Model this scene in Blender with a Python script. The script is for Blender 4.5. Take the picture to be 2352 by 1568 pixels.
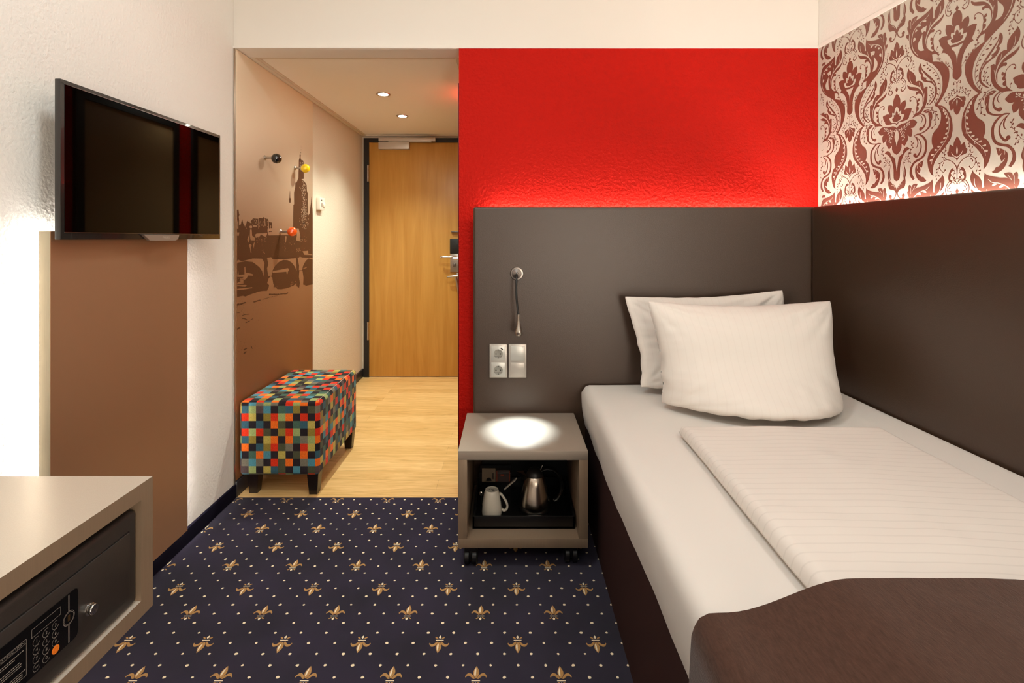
import bpy, bmesh, math, random
from mathutils import Vector, Matrix, noise
from mathutils.geometry import tessellate_polygon

for o in list(bpy.data.objects): bpy.data.objects.remove(o)
C = bpy.context.scene.collection
S = bpy.context.scene

# ------------------------------------------------------------------ camera
F = 1150.0; CX = 1168.0; CY = 547.0; H = 1.18       # focal length, principal point (px of 2352x1568), eye height
cam = bpy.data.cameras.new('camera'); camo = bpy.data.objects.new('camera', cam); C.objects.link(camo)
camo.location = (0, 0, H); camo.rotation_euler = (math.radians(90), 0, 0)
cam.sensor_width = 36; cam.lens = F/2352*36
cam.shift_x = (1176-CX)/2352; cam.shift_y = -(784-CY)/2352
cam.clip_start = .02
S.camera = camo

# ------------------------------------------------------------------ view and light
S.view_settings.view_transform = 'Standard'; S.view_settings.look = 'None'
S.view_settings.gamma = 1; S.view_settings.use_curve_mapping = False
S.view_settings.exposure = 0.0
S.cycles.max_bounces = 10; S.cycles.diffuse_bounces = 6; S.cycles.glossy_bounces = 5
S.cycles.sample_clamp_indirect = 4.0
w = bpy.data.worlds.new('world'); S.world = w; w.use_nodes = True
w.node_tree.nodes['Background'].inputs[0].default_value = (.9, .8, .7, 1)
w.node_tree.nodes['Background'].inputs[1].default_value = .02

def area(name, loc, rot, sx, sy, watt, col, spread=math.pi):
    l = bpy.data.lights.new(name, 'AREA'); l.shape = 'RECTANGLE'; l.size = sx; l.size_y = sy
    l.energy = watt; l.color = col; l.spread = spread
    o = bpy.data.objects.new(name, l); C.objects.link(o); o.location = loc; o.rotation_euler = rot
    return o
def spot(name, loc, target, watt, col, deg, blend, rad):
    l = bpy.data.lights.new(name, 'SPOT'); l.energy = watt; l.color = col; l.spot_size = math.radians(deg)
    l.spot_blend = blend; l.shadow_soft_size = rad
    o = bpy.data.objects.new(name, l); C.objects.link(o); o.location = loc
    o.rotation_euler = (Vector(target)-Vector(loc)).to_track_quat('-Z', 'Y').to_euler()
    return o
WARM = (.90, 1.0, 1.02)
area('ceiling_light_room', (-.35, .95, 2.58), (0, 0, 0), .35, .35, 13, WARM)
area('ceiling_light_bed', (1.12, .25, 2.50), (0, 0, 0), .3, .3, 7, WARM)
area('ceiling_light_desk', (-.2, -1.0, 2.58), (0, 0, 0), 1.2, .8, 11.5, WARM)
for i, (dx, dy) in enumerate(((-.7625, 3.05), (-.7625, 3.594))):
    spot('downlight_%d' % i, (dx, dy, 2.04), (dx, dy, 0), 55, (.93, 1, .88), 114, .9, .04)
area('hall_light_side', (-.285, 3.05, 2.04), (0, 0, 0), .09, .09, 7, (.95, 1, .88))
spot('reading_light', (.045, 2.078, .768), (.043, 1.985, .42), 40, (.80, .95, 1), 52, 1.0, .012)

# ------------------------------------------------------------------ helpers
def lin(c):
    return tuple(((x/255)/12.92 if x/255 <= .04045 else ((x/255+.055)/1.055)**2.4) for x in c)
def P(px, py, d): return Vector(((px-CX)*d/F, d, H-(py-CY)*d/F))

def mat(name, rgb, rough=.6, metal=0., spec=.5, bump=None, emit=None, var=None, sheen=0, aniso=0, coat=0):
    """rgb in sRGB 0-255; bump=(scale, strength, distance[, stretch]); var=(scale, amount[, stretch])"""
    m = bpy.data.materials.new(name); m.use_nodes = True; nt = m.node_tree; b = nt.nodes['Principled BSDF']
    L = lin(rgb); b.inputs['Base Color'].default_value = (*L, 1)
    b.inputs['Roughness'].default_value = rough; b.inputs['Metallic'].default_value = metal
    b.inputs['Specular IOR Level'].default_value = spec
    if sheen: b.inputs['Sheen Weight'].default_value = sheen; b.inputs['Sheen Roughness'].default_value = .4
    if aniso: b.inputs['Anisotropic'].default_value = aniso
    if coat: b.inputs['Coat Weight'].default_value = coat; b.inputs['Coat Roughness'].default_value = .03
    tc = nt.nodes.new('ShaderNodeTexCoord')
    def tex(scale, stretch, detail=3):
        mp = nt.nodes.new('ShaderNodeMapping'); nt.links.new(tc.outputs['Object'], mp.inputs[0])
        mp.inputs['Scale'].default_value = stretch
        n = nt.nodes.new('ShaderNodeTexNoise'); n.inputs['Scale'].default_value = scale; n.inputs['Detail'].default_value = detail
        nt.links.new(mp.outputs[0], n.inputs[0]); return n
    if bump:
        n = tex(bump[0], bump[3] if len(bump) > 3 else (1, 1, 1)); bp = nt.nodes.new('ShaderNodeBump')
        bp.inputs['Strength'].default_value = bump[1]; bp.inputs['Distance'].default_value = bump[2]
        nt.links.new(n.outputs[0], bp.inputs['Height']); nt.links.new(bp.outputs[0], b.inputs['Normal'])
    if var:
        n = tex(var[0], var[2] if len(var) > 2 else (1, 1, 1), 5); mr = nt.nodes.new('ShaderNodeMapRange')
        mr.inputs['From Min'].default_value = .25; mr.inputs['From Max'].default_value = .75
        mr.inputs['To Min'].default_value = 1-var[1]; mr.inputs['To Max'].default_value = 1+var[1]
        nt.links.new(n.outputs[0], mr.inputs[0])
        mx = nt.nodes.new('ShaderNodeVectorMath'); mx.operation = 'SCALE'; mx.inputs[0].default_value = L
        nt.links.new(mr.outputs[0], mx.inputs['Scale']); nt.links.new(mx.outputs[0], b.inputs['Base Color'])
    if emit:
        b.inputs['Emission Color'].default_value = (*emit[0], 1); b.inputs['Emission Strength'].default_value = emit[1]
    return m

class MB:
    """collects geometry of one mesh object"""
    def __init__(s): s.v = []; s.f = []; s.m = []; s.s = []; s.uv = {}
    def face(s, idx, m=0, sm=False): s.f.append(tuple(idx)); s.m.append(m); s.s.append(sm)
    def quadp(s, pts, m=0):
        n = len(s.v); s.v += [Vector(p) for p in pts]; s.face(range(n, n+len(pts)), m)
    def box(s, a, b, m=0, bev=0., seg=2, xf=None):
        bm = bmesh.new(); bmesh.ops.create_cube(bm, size=1)
        a = Vector(a); b = Vector(b)
        for v in bm.verts: v.co = Vector(((a.x+b.x)/2+v.co.x*abs(b.x-a.x), (a.y+b.y)/2+v.co.y*abs(b.y-a.y), (a.z+b.z)/2+v.co.z*abs(b.z-a.z)))
        if bev: bmesh.ops.bevel(bm, geom=bm.edges[:], offset=bev, segments=seg, profile=.5, affect='EDGES')
        s.addbm(bm, m, xf, bool(bev)); return s
    def addbm(s, bm, m=0, xf=None, sm=False):
        bm.normal_update(); n = len(s.v); bm.verts.ensure_lookup_table()
        for i, v in enumerate(bm.verts): v.index = i
        s.v += [(xf @ v.co if xf else v.co.copy()) for v in bm.verts]
        for f in bm.faces: s.face([n+v.index for v in f.verts], m, sm)
        bm.free()
    def lathe(s, prof, n=32, m=0, xf=None, sm=True):
        """prof = [(r, z)...] revolved about z"""
        k = len(s.v)
        for r, z in prof:
            for i in range(n):
                a = 2*math.pi*i/n; p = Vector((r*math.cos(a), r*math.sin(a), z)); s.v.append(xf @ p if xf else p)
        for j in range(len(prof)-1):
            for i in range(n):
                i2 = (i+1) % n; s.face((k+j*n+i, k+j*n+i2, k+(j+1)*n+i2, k+(j+1)*n+i), m, sm)
        if prof[0][0] > 1e-6: s.face([k+i for i in range(n)][::-1], m)
        if prof[-1][0] > 1e-6: s.face([k+(len(prof)-1)*n+i for i in range(n)], m)
        return s
    def tube(s, pts, rad, n=12, m=0, cap=True, flat=None):
        """rad a number or a list; flat=(a, b) cross section scale"""
        pts = [Vector(p) for p in pts]; k = len(s.v); R = rad if isinstance(rad, (list, tuple)) else [rad]*len(pts)
        up = None
        for j, p in enumerate(pts):
            t = (pts[min(j+1, len(pts)-1)]-pts[max(j-1, 0)]).normalized()
            if up is None: up = Vector((0, 0, 1)) if abs(t.z) < .9 else Vector((1, 0, 0))
            a = t.cross(up).normalized(); b = a.cross(t).normalized(); up = b
            fa, fb = flat or (1, 1)
            for i in range(n):
                q = 2*math.pi*i/n; s.v.append(p+(a*math.cos(q)*fa+b*math.sin(q)*fb)*R[j])
        for j in range(len(pts)-1):
            for i in range(n):
                i2 = (i+1) % n; s.face((k+j*n+i, k+j*n+i2, k+(j+1)*n+i2, k+(j+1)*n+i), m, True)
        if cap:
            s.face([k+i for i in range(n)][::-1], m); s.face([k+(len(pts)-1)*n+i for i in range(n)], m)
        return s
    def prism(s, poly, fn, m=0, d=None):
        """flat polygon mapped by fn(a, b) -> 3D; with d a thickness vector"""
        pts = [Vector(fn(a, b)) for a, b in poly]; n = len(s.v)
        tri = tessellate_polygon([[Vector((a, b, 0)) for a, b in poly]])
        s.v += pts
        for t in tri: s.face([n+i for i in t], m)
        if d is not None:
            d = Vector(d); k = len(s.v); s.v += [p+d for p in pts]
            for t in tri: s.face([k+i for i in t][::-1], m)
            L = len(pts)
            for i in range(L): s.face((n+i, n+(i+1) % L, k+(i+1) % L, k+i), m)
        return s
    def build(s, name, mats, parent=None, loc=None):
        me = bpy.data.meshes.new(name); me.from_pydata([tuple(v) for v in s.v], [], s.f)
        if not isinstance(mats, (list, tuple)): mats = [mats]
        for m in mats: me.materials.append(m)
        me.polygons.foreach_set('material_index', s.m); me.polygons.foreach_set('use_smooth', s.s)
        bm = bmesh.new(); bm.from_mesh(me); bmesh.ops.recalc_face_normals(bm, faces=bm.faces[:]); bm.to_mesh(me); bm.free()
        if any(s.s) and hasattr(me, 'set_sharp_from_angle'): me.set_sharp_from_angle(angle=math.radians(40))
        me.update(); o = bpy.data.objects.new(name, me); C.objects.link(o)
        if parent: o.parent = parent
        return o

def inv(o): return o.matrix_world.inverted()
def tag(o, label, cat, group=None, kind=None):
    o['label'] = label; o['category'] = cat
    if group: o['group'] = group
    if kind: o['kind'] = kind
    return o
def thing(name, label, cat, loc, group=None):
    o = bpy.data.objects.new(name, None); C.objects.link(o); o.location = loc; o.empty_display_size = .05
    return tag(o, label, cat, group)
def part(mb, name, mats, parent, label=None):
    """geometry given in world coordinates; parent keeps its place (no rotation on parents)"""
    o = mb.build(name, mats); root = parent; off = Vector((0, 0, 0))
    while root: off += root.location; root = root.parent
    # shift mesh so that the part is local to the parent
    o.data.transform(Matrix.Translation(-off)); o.parent = parent
    if label: o['label'] = label
    return o
def smooth_poly(pts, n=5):
    """closed Catmull-Rom through pts; a point with a third value is a sharp corner"""
    L = len(pts); out = []
    for i in range(L):
        p1 = pts[i]; p2 = pts[(i+1) % L]; p0 = pts[i-1]; p3 = pts[(i+2) % L]
        a = Vector(p1[:2]); b = Vector(p2[:2])
        p0v = Vector(p0[:2]) if len(p1) < 3 else a-(b-a)*.5
        p3v = Vector(p3[:2]) if len(p2) < 3 else b+(b-a)*.5
        for k in range(n):
            t = k/n; t2 = t*t; t3 = t2*t
            q = .5*((2*a)+(b-p0v)*t+(2*p0v-5*a+4*b-p3v)*t2+(-p0v+3*a-3*b+p3v)*t3)
            out.append((q.x, q.y))
    return out
def smooth_line(pts, n=6):
    out = []; L = len(pts)
    for i in range(L-1):
        p = [Vector(pts[max(i-1, 0)]), Vector(pts[i]), Vector(pts[i+1]), Vector(pts[min(i+2, L-1)])]
        for k in range(n):
            t = k/n; t2 = t*t; t3 = t2*t
            out.append(.5*((2*p[1])+(p[2]-p[0])*t+(2*p[0]-5*p[1]+4*p[2]-p[3])*t2+(-p[0]+3*p[1]-3*p[2]+p[3])*t3))
    out.append(Vector(pts[-1])); return out
def text_mesh(body, size, fn, m, name, parent, ext=.0):
    cu = bpy.data.curves.new(name, 'FONT'); cu.body = body; cu.size = size; cu.align_x = 'CENTER'; cu.align_y = 'CENTER'; cu.resolution_u = 3
    o = bpy.data.objects.new(name, cu); C.objects.link(o)
    me = bpy.data.meshes.new_from_object(o.evaluated_get(bpy.context.evaluated_depsgraph_get()))
    bpy.data.objects.remove(o)
    mb = MB(); mb.v = [Vector(fn(v.co.x, v.co.y)) for v in me.vertices]
    for p in me.polygons: mb.face(p.vertices[:])
    return part(mb, name, m, parent)

def rgrid(bx, by, bz, r, sub=2):
    """closed box from break lists, corners rounded by r. Returns verts, faces, face keys (side, i, j)."""
    def ref(b):
        o = []; key = []
        for i in range(len(b)-1):
            for k in range(sub): o.append(b[i]+(b[i+1]-b[i])*k/sub); key.append(i)
        o.append(b[-1]); return o, key
    (X, kx), (Y, ky), (Z, kz) = ref(bx), ref(by), ref(bz)
    lo = Vector((X[0], Y[0], Z[0])); hi = Vector((X[-1], Y[-1], Z[-1]))
    V = []; idx = {}; Fc = []; K = []
    def vid(i, j, k):
        if (i, j, k) in idx: return idx[(i, j, k)]
        p = Vector((X[i], Y[j], Z[k])); q = Vector([min(max(p[a], lo[a]+r), hi[a]-r) for a in range(3)]); d = p-q
        # project only when more than one axis lies in the rounding zone
        if d.length > 1e-9 and sum(abs(x) > 1e-9 for x in d) > 1: p = q+d.normalized()*min(r, max(abs(x) for x in d)) if False else q+d*(r/d.length if max(abs(x) for x in d) > r-1e-6 else 1)
        V.append(p); idx[(i, j, k)] = len(V)-1; return len(V)-1
    nx, ny, nz = len(X)-1, len(Y)-1, len(Z)-1
    for i in range(nx):
        for k in range(nz):
            for j, sd in ((0, 'front'), (ny, 'back')):
                Fc.append((vid(i, j, k), vid(i+1, j, k), vid(i+1, j, k+1), vid(i, j, k+1))); K.append((sd, kx[i], kz[k]))
        for j in range(ny):
            for k, sd in ((0, 'bottom'), (nz, 'top')):
                Fc.append((vid(i, j, k), vid(i+1, j, k), vid(i+1, j+1, k), vid(i, j+1, k))); K.append((sd, kx[i], ky[j]))
    for j in range(ny):
        for k in range(nz):
            for i, sd in ((0, 'left'), (nx, 'right')):
                Fc.append((vid(i, j, k), vid(i, j+1, k), vid(i, j+1, k+1), vid(i, j, k+1))); K.append((sd, ky[j], kz[k]))
    return V, Fc, K
def lins(a, b, n): return [a+(b-a)*i/n for i in range(n+1)]

# ------------------------------------------------------------------ materials
M = {}
M['wall'] = mat('wall_paint', (232, 227, 220), .85, bump=(105, .7, .0035), spec=.2)
M['wall_smooth'] = mat('wall_paint_smooth', (232, 226, 218), .8, bump=(60, .1, .001), spec=.2)
M['wall_beige'] = mat('hall_paint', (220, 208, 188), .85, bump=(120, .4, .003), spec=.2)
M['red'] = mat('red_paint', (182, 21, 8), .7, bump=(75, 1, .006), spec=.12)
M['ceil'] = mat('ceiling_paint', (246, 240, 228), .7, spec=.3)
M['navy'] = mat('navy_carpet', (43, 35, 60), 1, bump=(1500, 1, .003), var=(5, .38), spec=.03, sheen=.12)
M['gold'] = mat('carpet_gold', (222, 172, 112), 1, bump=(1500, 1, .003), var=(300, .2), spec=.05)
M['cream'] = mat('carpet_cream', (240, 222, 190), 1, spec=.05)
M['navy_skirt'] = mat('navy_carpet_skirting', (26, 23, 38), 1, bump=(700, .8, .002), spec=.05)
M['black'] = mat('black_plastic', (20, 18, 17), .45)
M['dark_skirt'] = mat('dark_skirting', (38, 34, 36), .45)
M['taupe'] = mat('taupe_laminate', (148, 126, 104), .38, metal=.25, bump=(300, .25, .0004, (1, 1, .06)), var=(350, .05, (1, 1, .05)))
M['taupe_h'] = mat('taupe_laminate_fine', (162, 148, 134), .48, metal=.25, bump=(500, .2, .0003), var=(600, .05))
M['brownpanel'] = mat('brown_metal_board', (168, 128, 98), .42, metal=.35, bump=(500, .1, .0002), spec=.4)
M['leather'] = mat('dark_leatherette', (60, 41, 27), .40, bump=(300, .5, .001), var=(500, .05), spec=.75)
M['white_cloth'] = mat('white_linen', (222, 217, 211), .9, bump=(1400, .15, .0003), spec=.15, sheen=.1)
M['valance'] = mat('bed_base_brown', (52, 34, 32), .9, bump=(600, .4, .0006), spec=.1)
M['runner'] = mat('runner_brown', (72, 50, 41), .95, bump=(500, .6, .0012, (1, .25, 1)), var=(240, .22, (1, .25, 1)), spec=.1, sheen=.3)
M['chrome'] = mat('chrome', (210, 206, 200), .15, metal=1)
M['steel'] = mat('brushed_steel', (190, 182, 172), .32, metal=1, bump=(300, .15, .0003, (.05, .05, 1)))
M['gunmetal'] = mat('gunmetal', (138, 131, 126), .3, metal=1)
M['gloss_black'] = mat('gloss_black', (10, 9, 9), .06, spec=.6, coat=.5)
M['screen'] = mat('screen_glass', (4, 2, 1), .03, spec=.25)
M['safe'] = mat('safe_paint', (46, 40, 37), .5, bump=(900, .25, .0004))
M['keypad'] = mat('keypad_film', (8, 8, 9), .22)
M['grey_print'] = mat('grey_print', (150, 142, 134), .5)
M['orange'] = mat('orange_key', (245, 130, 35), .45)
M['knob_black'] = mat('ball_black', (10, 9, 9), .08, coat=1)
M['knob_yellow'] = mat('ball_yellow', (250, 212, 20), .12, coat=1)
M['knob_orange'] = mat('ball_orange', (242, 88, 16), .12, coat=1)
M['white_plastic'] = mat('white_plastic', (232, 222, 204), .4)
M['ceramic'] = mat('white_ceramic', (236, 226, 208), .12, coat=.6)
M['silver_plastic'] = mat('silver_plastic', (196, 190, 182), .35, metal=.35)
M['silver_plastic2'] = mat('silver_plastic_cool', (206, 206, 200), .35, metal=.3)
M['wood_leg'] = mat('dark_wood_leg', (24, 16, 14), .3)
M['led'] = mat('led_strip', (255, 244, 228), .5, emit=((1, .95, .86), 100))
M['lamp_glow'] = mat('lamp_glow', (255, 240, 220), .5, emit=((1, .88, .7), 60))
M['cool_glow'] = mat('cool_glow', (255, 255, 255), .5, emit=((.95, .98, 1), 30))
M['led2'] = mat('led_strip_side', (255, 244, 228), .5, emit=((1, .95, .9), 62))
M['bezel'] = mat('tv_bezel', (34, 30, 28), .25, coat=.4)
M['board_edge'] = mat('brushed_edge', (196, 184, 158), .4, metal=.3, bump=(400, .3, .0004, (1, 1, .05)), var=(300, .06, (1, 1, .04)))
M['castor'] = mat('castor_rubber', (22, 20, 20), .35)
M['tray'] = mat('tray_black', (16, 14, 14), .3)
M['steel_k'] = mat('kettle_steel', (226, 214, 200), .2, metal=1, aniso=.6, bump=(200, .1, .0002, (1, 1, 8)))
M['lid'] = mat('kettle_lid', (40, 36, 34), .35)
M['handle_black'] = mat('kettle_handle', (18, 16, 16), .2)
M['sachet'] = mat('sachet_beige', (128, 108, 86), .6)
M['sachet_dark'] = mat('sachet_dark', (52, 32, 26), .5)
M['sachet_red'] = mat('sachet_red', (170, 70, 40), .5)
M['paper_stick'] = mat('paper_stick', (214, 200, 184), .7)
M['drop'] = mat('satin_silver', (196, 188, 178), .3, metal=1)
M['socket_grey'] = mat('socket_cup_grey', (150, 148, 140), .4)
M['taupe_lit'] = mat('taupe_laminate_lit', (212, 200, 184), .25, metal=.25, bump=(420, .2, .0003), var=(600, .05))  # lighter copy of the taupe: LED glow on the desk top put into colour
M['orange_dark'] = mat('orange_print', (190, 92, 20), .5)
M['brass'] = mat('brass_slot', (190, 150, 100), .35, metal=1)
M['logo'] = mat('logo_bar_metal', (168, 160, 150), .42, metal=.6)
# ------------------------------------------------------------------ special materials
def wood_door():
    m = bpy.data.materials.new('beech_veneer'); m.use_nodes = True; nt = m.node_tree; b = nt.nodes['Principled BSDF']
    tc = nt.nodes.new('ShaderNodeTexCoord'); mp = nt.nodes.new('ShaderNodeMapping'); mp.inputs['Scale'].default_value = (9, 9, .7)
    nt.links.new(tc.outputs['Object'], mp.inputs[0])
    n = nt.nodes.new('ShaderNodeTexNoise'); n.inputs['Scale'].default_value = 2.2; n.inputs['Detail'].default_value = 4; n.inputs['Distortion'].default_value = .6
    nt.links.new(mp.outputs[0], n.inputs[0])
    mp2 = nt.nodes.new('ShaderNodeMapping'); mp2.inputs['Scale'].default_value = (160, 160, 4); nt.links.new(tc.outputs['Object'], mp2.inputs[0])
    n2 = nt.nodes.new('ShaderNodeTexNoise'); n2.inputs['Scale'].default_value = 1.5; nt.links.new(mp2.outputs[0], n2.inputs[0])
    ad = nt.nodes.new('ShaderNodeMath'); ad.operation = 'MULTIPLY_ADD'; ad.inputs[1].default_value = .35; nt.links.new(n2.outputs[0], ad.inputs[0]); nt.links.new(n.outputs[0], ad.inputs[2])
    cr = nt.nodes.new('ShaderNodeValToRGB'); cr.color_ramp.elements[0].position = .4; cr.color_ramp.elements[1].position = .95
    cr.color_ramp.elements[0].color = (*lin((182, 128, 52)), 1); cr.color_ramp.elements[1].color = (*lin((204, 152, 74)), 1)
    nt.links.new(ad.outputs[0], cr.inputs[0]); nt.links.new(cr.outputs[0], b.inputs['Base Color'])
    b.inputs['Roughness'].default_value = .4; return m
def parquet():
    m = bpy.data.materials.new('oak_planks'); m.use_nodes = True; nt = m.node_tree; b = nt.nodes['Principled BSDF']
    tc = nt.nodes.new('ShaderNodeTexCoord')
    br = nt.nodes.new('ShaderNodeTexBrick'); br.offset = .37; br.offset_frequency = 2
    br.inputs['Scale'].default_value = 1; br.inputs['Brick Width'].default_value = .92; br.inputs['Row Height'].default_value = .098
    br.inputs['Mortar Size'].default_value = .0007; br.inputs['Bias'].default_value = 0
    br.inputs['Color1'].default_value = (.25, .25, .25, 1); br.inputs['Color2'].default_value = (.8, .8, .8, 1); br.inputs['Mortar'].default_value = (0, 0, 0, 1)
    nt.links.new(tc.outputs['Object'], br.inputs['Vector'])
    mp = nt.nodes.new('ShaderNodeMapping'); mp.inputs['Scale'].default_value = (1.6, 22, 1); nt.links.new(tc.outputs['Object'], mp.inputs[0])
    n = nt.nodes.new('ShaderNodeTexNoise'); n.inputs['Scale'].default_value = 2.5; n.inputs['Detail'].default_value = 9; n.inputs['Roughness'].default_value = .62; n.inputs['Distortion'].default_value = 1.6
    nt.links.new(mp.outputs[0], n.inputs[0])
    mx = nt.nodes.new('ShaderNodeMix'); mx.data_type = 'FLOAT'; mx.inputs[0].default_value = .74
    nt.links.new(br.outputs['Color'], mx.inputs[2]); nt.links.new(n.outputs[0], mx.inputs[3])
    cr = nt.nodes.new('ShaderNodeValToRGB'); e = cr.color_ramp.elements
    e[0].position = .2; e[0].color = (*lin((128, 84, 42)), 1); e[1].position = .72; e[1].color = (*lin((246, 208, 146)), 1)
    k = e.new(.42); k.color = (*lin((216, 172, 106)), 1)
    nt.links.new(mx.outputs[0], cr.inputs[0]); nt.links.new(cr.outputs[0], b.inputs['Base Color'])
    b.inputs['Roughness'].default_value = .38; return m
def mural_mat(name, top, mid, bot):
    """printed metal sheet: print fades sand to brown, top lightened in colour in place of light"""
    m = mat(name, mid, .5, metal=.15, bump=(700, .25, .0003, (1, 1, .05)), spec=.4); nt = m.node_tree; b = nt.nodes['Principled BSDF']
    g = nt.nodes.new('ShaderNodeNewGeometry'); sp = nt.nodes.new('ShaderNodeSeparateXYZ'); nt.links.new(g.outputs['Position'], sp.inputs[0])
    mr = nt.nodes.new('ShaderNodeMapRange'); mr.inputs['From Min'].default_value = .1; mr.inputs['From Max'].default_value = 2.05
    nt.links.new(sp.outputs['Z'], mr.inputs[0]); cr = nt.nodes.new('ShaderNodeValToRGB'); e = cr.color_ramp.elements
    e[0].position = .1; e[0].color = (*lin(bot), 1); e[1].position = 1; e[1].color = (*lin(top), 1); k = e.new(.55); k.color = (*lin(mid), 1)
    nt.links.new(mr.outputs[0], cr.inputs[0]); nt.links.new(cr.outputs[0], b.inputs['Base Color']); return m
def striped(name, axis, pitch, rgb, dark, uv=False):
    m = mat(name, rgb, .75, bump=(1400, .1, .0003), spec=.2); nt = m.node_tree; b = nt.nodes['Principled BSDF']
    tc = nt.nodes.new('ShaderNodeTexCoord'); sp = nt.nodes.new('ShaderNodeSeparateXYZ')
    nt.links.new(tc.outputs['UV' if uv else 'Object'], sp.inputs[0])
    dv = nt.nodes.new('ShaderNodeMath'); dv.operation = 'DIVIDE'; dv.inputs[1].default_value = pitch; nt.links.new(sp.outputs[axis], dv.inputs[0])
    fr = nt.nodes.new('ShaderNodeMath'); fr.operation = 'FRACT'; nt.links.new(dv.outputs[0], fr.inputs[0])
    cr = nt.nodes.new('ShaderNodeValToRGB'); e = cr.color_ramp.elements; e[0].position = .0; e[0].color = (*lin(rgb), 1); e[1].position = 1; e[1].color = (*lin(rgb), 1)
    for p, c in ((.80, rgb), (.88, dark), (.95, dark)): k = e.new(p); k.color = (*lin(c), 1)
    nt.links.new(fr.outputs[0], cr.inputs[0]); nt.links.new(cr.outputs[0], b.inputs['Base Color']); return m
M['door'] = wood_door(); M['parquet'] = parquet()
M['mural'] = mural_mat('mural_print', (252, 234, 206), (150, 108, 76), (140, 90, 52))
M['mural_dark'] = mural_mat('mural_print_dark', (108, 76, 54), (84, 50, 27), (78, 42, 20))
M['duvet'] = striped('duvet_satin_stripe', 'Y', .0262, (226, 219, 212), (218, 211, 204))
M['pillow'] = striped('pillow_satin_stripe', 'X', .026, (228, 221, 214), (225.5, 218, 211), uv=True)
M['paper'] = mat('wallpaper_ground', (188, 181, 166), .55, bump=(60, .15, .0008, (.2, .2, 4)), spec=.35)
M['damask'] = mat('wallpaper_print', (116, 72, 58), .4, metal=.2, spec=.7)

# ------------------------------------------------------------------ room shell
XL = -1.25; YB = 2.28; YH = 4.27; XO = -.226; ZC = 2.62; ZL = 2.046; YN = -1.8; TH = .12; HC = 2.058
RA = math.atan(.068); RX0 = 1.412                                    # right wall: x = 1.412 + .068 (2.28 - y)
def RW(y, off=0, z=0):                                              # point on the right wall, off metres into the room
    return Vector((RX0+.068*(YB-y)-off*math.cos(RA), y-off*math.sin(RA), z))
def struct(mb, name, mats, label, cat):
    o = mb.build(name, mats); tag(o, label, cat, kind='structure'); return o

mb = MB(); mb.box((XL-TH, YN-TH, 0), (XL, YH+TH, ZC)); struct(mb, 'wall_left', M['wall'], 'long white rough-plastered wall on the left behind the television', 'wall')
# back wall: red below, white above, lintel over the hall opening
mb = MB(); mb.box((XO, YB, 0), (RX0+.3, YB+TH, ZL), 0); mb.box((XL, YB, ZL), (RX0+.3, YB+TH, ZC), 1)
struct(mb, 'wall_back', [M['red'], M['wall_smooth']], 'bright red wall behind the bed with a white band above it', 'wall')
mb = MB(); mb.box((XL, YN-TH, 0), (RX0+.6, YN, ZC)); struct(mb, 'wall_front', M['wall'], 'plain white wall at the near end of the room', 'wall')
a, b_ = RW(YB+TH), RW(YN-TH); d = Vector((math.cos(RA), math.sin(RA), 0))*TH
def slab(mb, y0, y1, z0, z1, off0, off1, m=0):
    pts = [RW(y0, off0), RW(y1, off0), RW(y1, off1), RW(y0, off1)]
    n = len(mb.v); mb.v += [Vector((p.x, p.y, z0)) for p in pts]+[Vector((p.x, p.y, z1)) for p in pts]
    for f in ((0, 1, 2, 3), (4, 7, 6, 5), (0, 4, 5, 1), (1, 5, 6, 2), (2, 6, 7, 3), (3, 7, 4, 0)): mb.face([n+i for i in f], m)
mb = MB(); slab(mb, YB+TH, YN-TH, 0, ZC, 0, -TH); wr = struct(mb, 'wall_right', M['wall'], 'wall on the right beside the bed, white plaster above a patterned wallpaper band', 'wall')
mb = MB(); slab(mb, YB, YN, ZL-.004, ZL+.012, 0, .004); struct(mb, 'trim_1', M['wall_smooth'], 'thin white moulding along the top of the wallpaper', 'trim')
mb = MB(); mb.box((XL, YN, ZC), (RX0+.6, YH+TH, ZC+.1)); struct(mb, 'ceiling', M['ceil'], 'white ceiling of the bedroom', 'ceiling')
mb = MB(); mb.box((XL, YB+TH, HC), (RX0+.3, YH, HC+.05)); struct(mb, 'ceiling_hall', M['ceil'], 'lowered cream ceiling over the entrance hall', 'ceiling')
mb = MB(); mb.box((XO, YB+TH, 0), (XO+TH, YH, HC)); struct(mb, 'wall_hall_right', M['red'], 'red side wall of the entrance hall', 'wall')
mb = MB(); mb.box((XL, YH, 0), (XO+TH, YH+TH, HC+.05)); struct(mb, 'wall_hall_end', M['wall_beige'], 'beige end wall of the hall around the entrance door', 'wall')
mb = MB(); mb.box((XL, 3.178, .0), (XL+.0035, YH, HC)); struct(mb, 'wall_hall_left', M['wall_beige'], 'beige plastered hall wall between metal mural and door', 'wall')
# ceiling mouldings of the hall
mb = MB(); mb.box((XL+.004, YB+TH, HC-.014), (XL+.03, YH, HC), bev=.003); mb.box((XL+.03, YB+TH, HC-.006), (XL+.04, YH, HC))
mb.box((XO-.03, YB+TH, HC-.014), (XO, YH, HC), bev=.003); mb.box((XL, YB+TH-.001, HC-.012), (XO, YB+TH+.02, HC), bev=.003)
mb.box((XL, YH-.02, HC-.01), (XO, YH, HC), bev=.003)
struct(mb, 'trim_2', M['wall_beige'], 'slim cream cornice around the hall ceiling', 'trim')
mb = MB(); mb.box((XL+.001, YB-.012, ZL-.004), (XO, YB+.002, ZL+.004)); mb.box((XO, YB-.004, ZL-.002), (RX0, YB, ZL+.008)); struct(mb, 'trim_3', M['wall_smooth'], 'white edge along the bottom of the lintel above the hall opening', 'trim')
mb = MB(); mb.box((XL, YB-.008, .055), (XL+.006, YB+.01, ZL)); struct(mb, 'trim_4', M['steel'], 'narrow metal corner strip where the white wall meets the mural', 'trim')
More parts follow.
